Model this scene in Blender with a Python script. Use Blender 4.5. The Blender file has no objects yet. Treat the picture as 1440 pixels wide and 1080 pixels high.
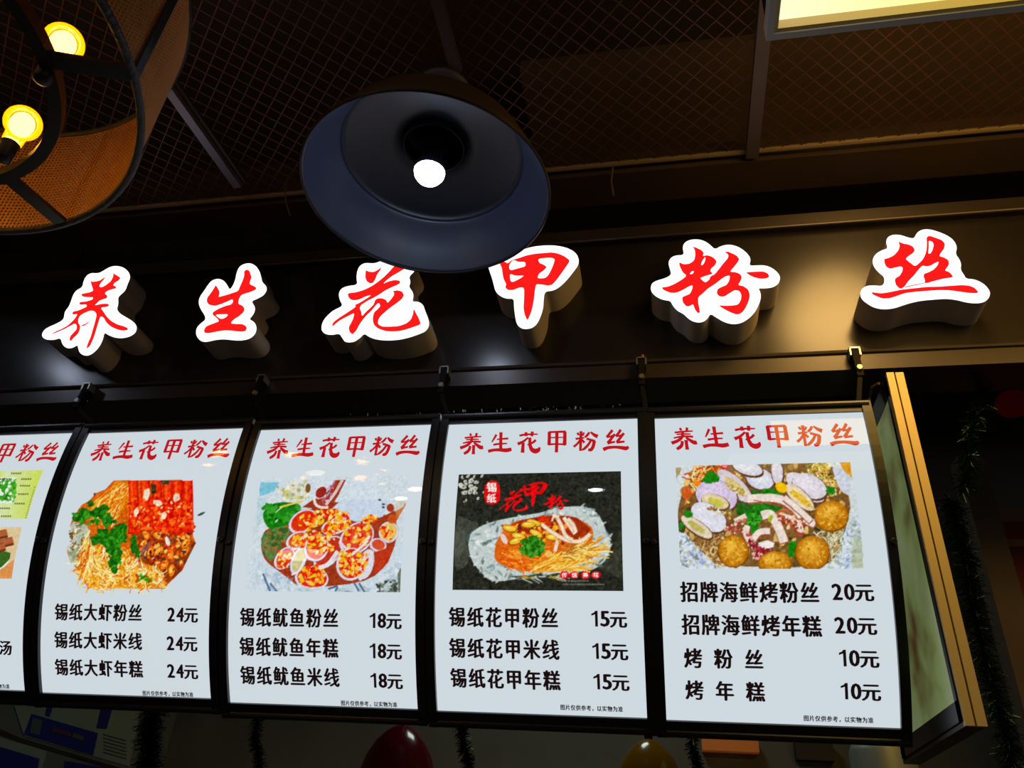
import bpy, math, random
import numpy as np
from mathutils import Matrix, Vector
from mathutils.geometry import tessellate_polygon
random.seed(7)
rng = np.random.default_rng(7)
S = bpy.context.scene
COL = S.collection

# ------------------------------------------------------------------ camera
EYE = np.array([0.0, 0.0, 1.6])
PSI, TH, PH, F = -0.2186, 0.5648, 0.0767, 1114.7
fw = np.array([math.sin(PSI)*math.cos(TH), math.cos(PSI)*math.cos(TH), math.sin(TH)])
r0 = np.array([math.cos(PSI), -math.sin(PSI), 0.0]); u0 = np.cross(r0, fw)
rt = math.cos(PH)*r0 + math.sin(PH)*u0
up = -math.sin(PH)*r0 + math.cos(PH)*u0
cd = bpy.data.cameras.new('camera'); cam = bpy.data.objects.new('camera', cd); COL.objects.link(cam)
cd.sensor_width = 36; cd.lens = F*36/1440; cd.clip_start = .05
mw = Matrix.Identity(4)
for i in range(3):
    mw[i][0] = rt[i]; mw[i][1] = up[i]; mw[i][2] = -fw[i]; mw[i][3] = EYE[i]
cam.matrix_world = mw
S.camera = cam
# ------------------------------------------------------------------ world, light, exposure
w = bpy.data.worlds.new('world'); S.world = w; w.use_nodes = True
w.node_tree.nodes['Background'].inputs[0].default_value = (.55, .5, .5, 1)
w.node_tree.nodes['Background'].inputs[1].default_value = .011
def area(name, loc, target, size, power, col):
    l = bpy.data.lights.new(name, 'AREA'); l.size = size; l.energy = power; l.color = col
    o = bpy.data.objects.new(name, l); COL.objects.link(o); o.location = loc
    o.rotation_euler = (Vector(target)-Vector(loc)).to_track_quat('-Z', 'Y').to_euler(); return o
def spot(name, loc, target, power, col, ang=70, rad=.05):
    l = bpy.data.lights.new(name, 'SPOT'); l.energy = power; l.color = col; l.spot_size = math.radians(ang); l.spot_blend = .8; l.shadow_soft_size = rad
    o = bpy.data.objects.new(name, l); COL.objects.link(o); o.location = loc
    o.rotation_euler = (Vector(target)-Vector(loc)).to_track_quat('-Z', 'Y').to_euler(); return o
def bulb(name, loc, power, col, r=.06):
    l = bpy.data.lights.new(name, 'POINT'); l.energy = power; l.color = col; l.shadow_soft_size = r
    o = bpy.data.objects.new(name, l); COL.objects.link(o); o.location = loc
bulb('hall_lamp', (-.55, -1.9, 3.6), 5, (.9, .95, 1))
bulb('hall_lamp', (-2.2, -.1, 3.6), 3, (1, .8, .5)); bulb('hall_lamp', (-2.0, -.8, 3.6), 4, (1, .8, .5)); bulb('hall_lamp', (-1.95, -1.5, 3.6), 5, (1, .8, .5))
bulb('hall_lamp', (-2.5, -2.8, 3.6), 6, (1, .8, .5))
bulb('hall_fill', (-3.2, -2.2, 1.7), 13, (1, .84, .72), .2); bulb('hall_fill', (3.3, -1.6, 1.5), 20, (1, .9, .82), .2)  # added unseen fill lights, brighten the letter sides from low in front
spot('warm_spot', (.79, 1.46, 3.88), (.68, 2.27, 3.25), 46, (1, .60, .18), 80, .22)
area('kitchen_fill', (-.4, 3.2, 3.6), (-.6, 3.6, 1.0), .5, 5.0, (.85, 1, .9))  # added unseen fill, lifts the kitchen wall and notices below the boards
S.view_settings.view_transform = 'Standard'; S.view_settings.look = 'None'
S.view_settings.exposure = 0; S.view_settings.gamma = 1; S.view_settings.use_curve_mapping = False

# ------------------------------------------------------------------ measuring helpers (sight lines from the eye)
def ray(x, y): return (x-720)/F*rt - (y-540)/F*up + fw
def onX(x, y, X): d = ray(x, y); return EYE + d*(X/d[0])
def onY(x, y, Y): d = ray(x, y); return EYE + d*(Y/d[1])
def onZ(x, y, Z): d = ray(x, y); return EYE + d*((Z-1.6)/d[2])
def proj(P):
    P = np.atleast_2d(P)-EYE; d = P@fw
    return np.c_[720+F*(P@rt)/d, 540-F*(P@up)/d]

# ------------------------------------------------------------------ materials
def srgb(c):
    c = np.asarray(c, float)/255
    return np.where(c <= .04045, c/12.92, ((c+.055)/1.055)**2.4)
def mat(name, rgb, rough=.5, metal=0, emit=None, es=0, noise=0, nscale=8, bump=0, spec=.5, coat=0, trans=0):
    m = bpy.data.materials.new(name); m.use_nodes = True; nt = m.node_tree; b = nt.nodes['Principled BSDF']
    c = tuple(srgb(rgb))+(1,)
    b.inputs['Base Color'].default_value = c; b.inputs['Roughness'].default_value = rough
    b.inputs['Metallic'].default_value = metal; b.inputs['Specular IOR Level'].default_value = spec
    b.inputs['Coat Weight'].default_value = coat
    b.inputs['Transmission Weight'].default_value = trans
    if emit is not None:
        b.inputs['Emission Color'].default_value = tuple(srgb(emit))+(1,); b.inputs['Emission Strength'].default_value = es
    if noise or bump:
        tc = nt.nodes.new('ShaderNodeTexCoord'); n = nt.nodes.new('ShaderNodeTexNoise'); n.inputs['Scale'].default_value = nscale; n.inputs['Detail'].default_value = 5
        nt.links.new(tc.outputs['Object'], n.inputs['Vector'])
        if noise:
            mx = nt.nodes.new('ShaderNodeMix'); mx.data_type = 'RGBA'
            mx.inputs['A'].default_value = tuple(np.array(c[:3])*(1-noise))+(1,)
            mx.inputs['B'].default_value = tuple(np.minimum(1, np.array(c[:3])*(1+noise)))+(1,)
            nt.links.new(n.outputs['Fac'], mx.inputs['Factor']); nt.links.new(mx.outputs['Result'], b.inputs['Base Color'])
        if bump:
            bp = nt.nodes.new('ShaderNodeBump'); bp.inputs['Strength'].default_value = bump; bp.inputs['Distance'].default_value = .01
            nt.links.new(n.outputs['Fac'], bp.inputs['Height']); nt.links.new(bp.outputs['Normal'], b.inputs['Normal'])
    return m
def emis(name, rgb, s):
    m = bpy.data.materials.new(name); m.use_nodes = True; nt = m.node_tree; nt.nodes.clear()
    e = nt.nodes.new('ShaderNodeEmission'); e.inputs[0].default_value = tuple(srgb(rgb))+(1,); e.inputs[1].default_value = s
    o = nt.nodes.new('ShaderNodeOutputMaterial'); nt.links.new(e.outputs[0], o.inputs[0]); return m
def clear(name, refl_rough=.04, tint=(255, 255, 255), glow=None, gs=0, k=1.0, ior=1.5):
    m = bpy.data.materials.new(name); m.use_nodes = True; nt = m.node_tree; nt.nodes.clear()
    t = nt.nodes.new('ShaderNodeBsdfTransparent'); t.inputs[0].default_value = tuple(srgb(tint))+(1,)
    g = nt.nodes.new('ShaderNodeBsdfGlossy'); g.inputs['Roughness'].default_value = refl_rough
    f = nt.nodes.new('ShaderNodeFresnel'); f.inputs[0].default_value = ior
    mu = nt.nodes.new('ShaderNodeMath'); mu.operation = 'MULTIPLY'; mu.inputs[1].default_value = k
    x = nt.nodes.new('ShaderNodeMixShader'); o = nt.nodes.new('ShaderNodeOutputMaterial')
    nt.links.new(f.outputs[0], mu.inputs[0]); nt.links.new(mu.outputs[0], x.inputs[0]); nt.links.new(t.outputs[0], x.inputs[1]); nt.links.new(g.outputs[0], x.inputs[2])
    last = x
    if glow:
        e = nt.nodes.new('ShaderNodeEmission'); e.inputs[0].default_value = tuple(srgb(glow))+(1,); e.inputs[1].default_value = gs
        a = nt.nodes.new('ShaderNodeAddShader'); nt.links.new(x.outputs[0], a.inputs[0]); nt.links.new(e.outputs[0], a.inputs[1]); last = a
    nt.links.new(last.outputs[0], o.inputs[0]); return m
PANEL = np.array([214, 225, 232])
M = dict(
    blackframe=mat('black_frame', (22, 22, 26), .35),
    panel=emis('backlit_white', PANEL, .96),
    redprint=emis('red_print', (196, 22, 30), .95),
    blackprint=emis('black_print', (30, 16, 16), .8),
    cover=clear('clear_cover', .03),
    fascia=mat('dark_fascia', (44, 39, 36), .23, .25, noise=.15, nscale=3, bump=.03),
    lip=mat('dark_fascia_lip', (62, 54, 50), .32, .35),
    ceil=mat('ceiling_slab', (52, 42, 34), .9, noise=.3, nscale=2),
    soffit=mat('brown_soffit', (78, 62, 44), .85, noise=.3, nscale=3),
    duct=mat('dark_duct', (58, 44, 36), .6, noise=.3, nscale=4),
    mesh=mat('copper_lattice', (84, 54, 50), .5, .3),
    beam=mat('grey_steel', (92, 82, 86), .5, .5),
    pale=mat('pale_conduit', (112, 94, 72), .6),
    bluebeam=mat('zinc_strut', (128, 130, 150), .45, .6),
    wface=emis('letter_face', (255, 255, 255), 1.5),
    wred=emis('letter_red', (255, 28, 26), 1.0),
    ret=mat('letter_return', (206, 192, 176), .5),
    shade=mat('blue_black_enamel', (50, 56, 76), .36, 0),
    shadetop=mat('shade_outside', (96, 74, 48), .4, .3),  # brown-gold colour carries the drum lamp's warm light on the outside
    cap=mat('grey_canopy', (76, 80, 98), .5),
    darkmetal=mat('dark_metal', (36, 34, 34), .45, .5),
    ledbulb=emis('lit_globe', (214, 228, 255), 36),
    amber=clear('amber_glass', .05, (255, 200, 90), (255, 165, 0), .75, ior=1.4),
    core=emis('filament_glow', (255, 238, 190), 12),
    brass=mat('brass_gauze', (176, 118, 50), .5, .25),
    rope=mat('dark_rim', (44, 44, 46), .6, bump=.6, nscale=60),
    ring=mat('black_ring', (38, 28, 22), .4, .2),
    wood=mat('warm_strut', (120, 76, 34), .5),
    alu=mat('brushed_aluminium', (228, 198, 138), .4, .2),
    alusil=mat('silver_frame', (225, 220, 220), .4, .1),
    armblack=mat('matte_black', (10, 9, 9), .7, spec=.2), shadeinner=mat('dark_shade_inside', (30, 32, 40), .45),  # inside of the pendant dome and socket ring, darker than the flared shade
    bolt=mat('zinc_bolt', (190, 185, 175), .3, .8),
    brassbolt=mat('brass_bolt', (220, 160, 100), .3, .7),
    wallg=mat('grey_wall', (116, 114, 104), .9, noise=.12, nscale=6, bump=.2),
    floor=mat('floor_tile', (80, 75, 70), .4),
    tinsel=mat('green_tinsel', (14, 42, 24), .25, .7),
    redlamp=mat('red_plastic', (120, 18, 22), .2, coat=.6),
    yellamp=mat('yellow_plastic', (180, 124, 18), .2, coat=.6),
    paper=mat('white_paper', (150, 158, 140), .8), blue=mat('blue_print', (32, 36, 130), .6), ink=mat('grey_print', (92, 96, 90), .8),
    redink=mat('red_band', (96, 50, 70), .7),
    pillar=mat('brown_pillar', (96, 82, 72), .8, noise=.1), redbox=mat('red_box', (120, 22, 20), .6), tanbox=mat('tan_board', (140, 100, 64), .6),
    orange=mat('orange_board', (230, 140, 70), .6, emit=(200, 100, 40), es=.12), greypot=mat('grey_metal_pot', (150, 160, 156), .5, .3),  # orange board's weak emission stands in for light falling on it
    cable=mat('tan_cable', (110, 84, 48), .5), lantern=mat('red_lantern', (120, 16, 24), .6, emit=(160, 10, 20), es=.03),
)
# ------------------------------------------------------------------ mesh helpers
def link(name, me, m, parent=None):
    o = bpy.data.objects.new(name, me); COL.objects.link(o)
    if m is not None and not me.materials: me.materials.append(m)
    if parent is not None:
        o.parent = parent; o.matrix_parent_inverse = Matrix.Translation(-Vector(parent.location)) if tuple(parent.rotation_euler) == (0, 0, 0) else parent.matrix_basis.inverted()
    return o
def obj(name, V, Fc, m, parent=None, smooth=False):
    me = bpy.data.meshes.new(name); me.from_pydata([tuple(map(float, v)) for v in V], [], [tuple(map(int, f)) for f in Fc]); me.validate()
    if smooth: me.polygons.foreach_set('use_smooth', [True]*len(me.polygons))
    me.update(); return link(name, me, m, parent)
def empty(name, loc):
    o = bpy.data.objects.new(name, None); o.location = [float(v) for v in loc]; o.empty_display_size = .05; COL.objects.link(o); return o
def tag(o, label=None, cat=None, group=None, kind=None):
    if label: o['label'] = label
    if cat: o['category'] = cat
    if group: o['group'] = group
    if kind: o['kind'] = kind
    return o
class B:
    def __init__(s): s.V = []; s.F = []
    def add(s, V, Fc):
        n = len(s.V); s.V += [tuple(v) for v in V]; s.F += [tuple(i+n for i in f) for f in Fc]; return s
    def box(s, a, b, bev=0):
        x0, y0, z0 = a; x1, y1, z1 = b
        return s.add([(x0,y0,z0),(x1,y0,z0),(x1,y1,z0),(x0,y1,z0),(x0,y0,z1),(x1,y0,z1),(x1,y1,z1),(x0,y1,z1)],
                     [(0,3,2,1),(4,5,6,7),(0,1,5,4),(1,2,6,5),(2,3,7,6),(3,0,4,7)])
    def bar(s, p, q, w, h=None, upv=(0, 0, 1)):
        p = np.array(p, float); q = np.array(q, float); h = h or w; d = q-p; d /= np.linalg.norm(d)
        a = np.cross(d, upv)
        if np.linalg.norm(a) < 1e-4: a = np.cross(d, (1, 0, 0))
        a /= np.linalg.norm(a); b = np.cross(a, d)
        V = [e+i*a*w/2+j*b*h/2 for e in (p, q) for i, j in ((-1,-1),(1,-1),(1,1),(-1,1))]
        return s.add(V, [(3,2,1,0),(4,5,6,7),(0,1,5,4),(1,2,6,5),(2,3,7,6),(3,0,4,7)])
    def tube(s, pts, r, n=8, closed=False):
        pts = np.array(pts, float); N = len(pts); V = []; Fc = []
        rr = np.full(N, r) if np.isscalar(r) else np.array(r)
        prev = None
        for i in range(N):
            d = (pts[(i+1) % N]-pts[i-1]) if closed else pts[min(i+1, N-1)]-pts[max(i-1, 0)]
            d /= np.linalg.norm(d)
            a = np.cross(d, (0, 0, 1)) if prev is None else prev-d*(prev@d)
            if np.linalg.norm(a) < 1e-3: a = np.cross(d, (1, 0, 0))
            a /= np.linalg.norm(a); prev = a; b = np.cross(d, a)
            V += [pts[i]+rr[i]*(math.cos(t)*a+math.sin(t)*b) for t in np.arange(n)*2*math.pi/n]
        for i in range(N if closed else N-1):
            for j in range(n):
                k = (i+1) % N
                Fc.append((i*n+j, i*n+(j+1) % n, k*n+(j+1) % n, k*n+j))
        if not closed: Fc += [tuple(range(n))[::-1], tuple((N-1)*n+j for j in range(n))]
        return s.add(V, Fc)
    def lathe(s, c, prof, n=32, axis=(0, 0, 1), closed=False):
        ax = np.array(axis, float); ax /= np.linalg.norm(ax); a = np.cross(ax, (0, 1, 0)); 
        if np.linalg.norm(a) < 1e-3: a = np.array([1., 0, 0])
        a /= np.linalg.norm(a); b = np.cross(ax, a); c = np.array(c, float)
        V = [c+ax*h+max(r, 1e-4)*(math.cos(t)*a+math.sin(t)*b) for r, h in prof for t in np.arange(n)*2*math.pi/n]
        m = len(prof); Fc = []
        for i in range(m if closed else m-1):
            for j in range(n):
                k = (i+1) % m
                Fc.append((i*n+j, i*n+(j+1) % n, k*n+(j+1) % n, k*n+j))
        if not closed:
            if prof[0][0] > 1e-3: Fc.append(tuple(range(n))[::-1])
            if prof[-1][0] > 1e-3: Fc.append(tuple((m-1)*n+j for j in range(n)))
        return s.add(V, Fc)
    def sphere(s, c, r, sc=(1, 1, 1), n=20, m=12):
        pr = [(math.sin(math.pi*i/m), -math.cos(math.pi*i/m)) for i in range(m+1)]
        V = [(c[0]+r*sc[0]*max(p, 1e-3)*math.cos(t), c[1]+r*sc[1]*max(p, 1e-3)*math.sin(t), c[2]+r*sc[2]*h) for p, h in pr for t in np.arange(n)*2*math.pi/n]
        return s.add(V, [(i*n+j, i*n+(j+1) % n, (i+1)*n+(j+1) % n, (i+1)*n+j) for i in range(m) for j in range(n)])
    def build(s, name, m, parent=None, smooth=False): return obj(name, s.V, s.F, m, parent, smooth)
def chaikin(P, it=1, k=.25):
    P = np.array(P, float)
    for _ in range(it):
        N = np.roll(P, -1, 0); P = np.stack([P*(1-k)+N*k, P*k+N*(1-k)], 1).reshape(-1, P.shape[1])
    return P
def struct(o, label=None): o['kind'] = 'structure'; return o

# ------------------------------------------------------------------ the setting
YF = 2.27                                  # plane of the sign fascia
zb = onY(700, 543, YF)[2]; zlip = onY(690, 521, YF)[2]; ztop = onY(1200, 323, YF)[2]; ztop2 = onY(1200, 303, YF)[2]
ZC = 3.95                                  # lattice ceiling
struct(B().box((-4.5, -4, -.1), (3.5, 4.5, 0)).build('floor', M['floor']))
struct(B().box((-4.5, -4, 4.75), (3.5, 4.5, 4.85)).build('ceiling', M['ceil']))
struct(B().box((-4.5, 4.3, 0), (3.5, 4.4, 4.75)).build('wall_back', M['wallg']))
XL = float(onY(225, 1035, 4.2)[0])
struct(B().box((XL-.1, 2.6, 0), (XL, 4.3, 3.2)).build('wall_left', M['wallg']))
# fascia: flat board, rolled bottom lip with a bead, projecting top cap
fx0, fx1 = -3.6, 2.6
struct(B().box((fx0, YF, zlip), (fx1, YF+.14, ztop2)).build('trim_1', M['fascia']))
lip = B(); lip.box((fx0, YF-.012, zb), (fx1, YF+.15, zlip-.004))
lip.tube([(fx0, YF-.012, zlip), (fx1, YF-.012, zlip)], .009, 10)
struct(lip.build('trim_2', M['lip']))
cap = B(); cap.box((fx0, YF-.03, ztop+.012), (fx1, YF+.16, ztop2)); cap.tube([(fx0, YF-.032, ztop+.01), (fx1, YF-.032, ztop+.01)], .006, 8)
struct(cap.build('trim_3', M['lip']))
# things above the fascia
struct(B().box((fx0, 2.62, ztop2-.1), (fx1, 2.7, 4.75)).build('wall_front', M['duct']))
sf = B(); a0 = onZ(860, 205, 4.35); sf.box((-.5, 1.95, 4.35), (2.8, 2.5, 4.42)); struct(sf.build('trim_4', M['soffit']))
# lattice ceiling
def lattice():
    x0, x1, y0, y1 = -3.4, 2.6, .1, 2.1; b = B(); st = .066; h = .0035
    n = int((x1-x0+(y1-y0))/st)+2
    for k in range(n):
        for sgn in (1, -1):
            c = x0-(y1-y0)+k*st if sgn > 0 else x0+k*st
            # line x = c + sgn*(y-y0)
            pa, pb = 0.0, y1-y0
            xs = lambda t: c+sgn*t
            if sgn > 0:
                pa = max(pa, x0-c); pb = min(pb, x1-c)
            else:
                pa = max(pa, c-x1); pb = min(pb, c-x0)
            if pb-pa < .02: continue
            dz = .0015*sgn
            b.bar((xs(pa), y0+pa, ZC+dz), (xs(pb), y0+pb, ZC+dz), h, .002)
    return b
tag(lattice().build('lattice_ceiling', M['mesh']), 'diamond wire lattice stretched below the dark ceiling', 'lattice', kind='stuff')
def thing_bar(name, p, q, w, h, m, label, cat, group=None):
    b = B().bar(p, q, w, h); c = (np.array(p)+np.array(q))/2
    return tag(b.build(name, M[m]), label, cat, group)
pb_ = lambda x, y: onZ(x, y, ZC-.012)
e = pb_(1057, 222); s_ = e.copy(); s_[1] = .2
thing_bar('ceiling_rail', s_, e+[0, -.01, 0], .045, .03, 'beam', 'brown grey steel rail under the lattice, left of the yellow light box', 'rail')
e = pb_(632, 62); s_ = e.copy(); s_[1] = .2
thing_bar('ceiling_rail', s_, e+[0, .1, 0], .038, .03, 'beam', 'steel rail running back to the round canopy of the big dark pendant lamp', 'rail')
p1, p2 = pb_(232, 118), pb_(335, 262)
thing_bar('ceiling_rail', p1, p2, .035, .02, 'bluebeam', 'pale bluish zinc strut beside the gauze drum lamp', 'rail')
p1, p2 = onZ(245, 112, ZC-.03), onZ(345, 256, ZC-.03)
tag(B().tube([p1, (p1+p2)/2, p2], .009, 8).build('conduit', M['darkmetal']), 'thin dark conduit alongside the pale zinc strut', 'pipe')
tag(B().tube([(-3.4, 2.11, ZC), (2.6, 2.11, ZC)], .011, 8).build('edge_pipe', M['pale']), 'long tan pipe along the back edge of the lattice ceiling', 'pipe')
b = B().box((fx0, 2.14, ZC-.02), (fx1, 2.3, ZC+.1)); struct(b.build('trim_5', M['duct']))
for (xa, ya, xb, yb, nm) in ((295, 285, 345, 350, 'leaning dark brace above the second glowing character'), (100, 385, 135, 320, 'leaning dark brace above the first glowing character'), (228, 190, 285, 285, 'thin dark brace left of the pendant lamp behind the lattice')):
    tag(B().bar(onY(xa, ya, 2.61), onY(xb, yb, 2.61), .03, .02).build('brace', M['duct']), nm, 'brace')
for xa, ya, xb, yb, nm in ((401, 262, 408, 303, 'short tan wire end dangling below the edge pipe, left of the pendant'), (862, 235, 863, 275, 'short tan wire end dangling below the edge pipe, right of the pendant')):
    tag(B().tube([onY(xa, ya, 2.1), onY((xa+xb)/2-3, (ya+yb)/2, 2.1), onY(xb, yb, 2.1)], .003, 5).build('wire_end', M['cable']), nm, 'wire')

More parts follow.
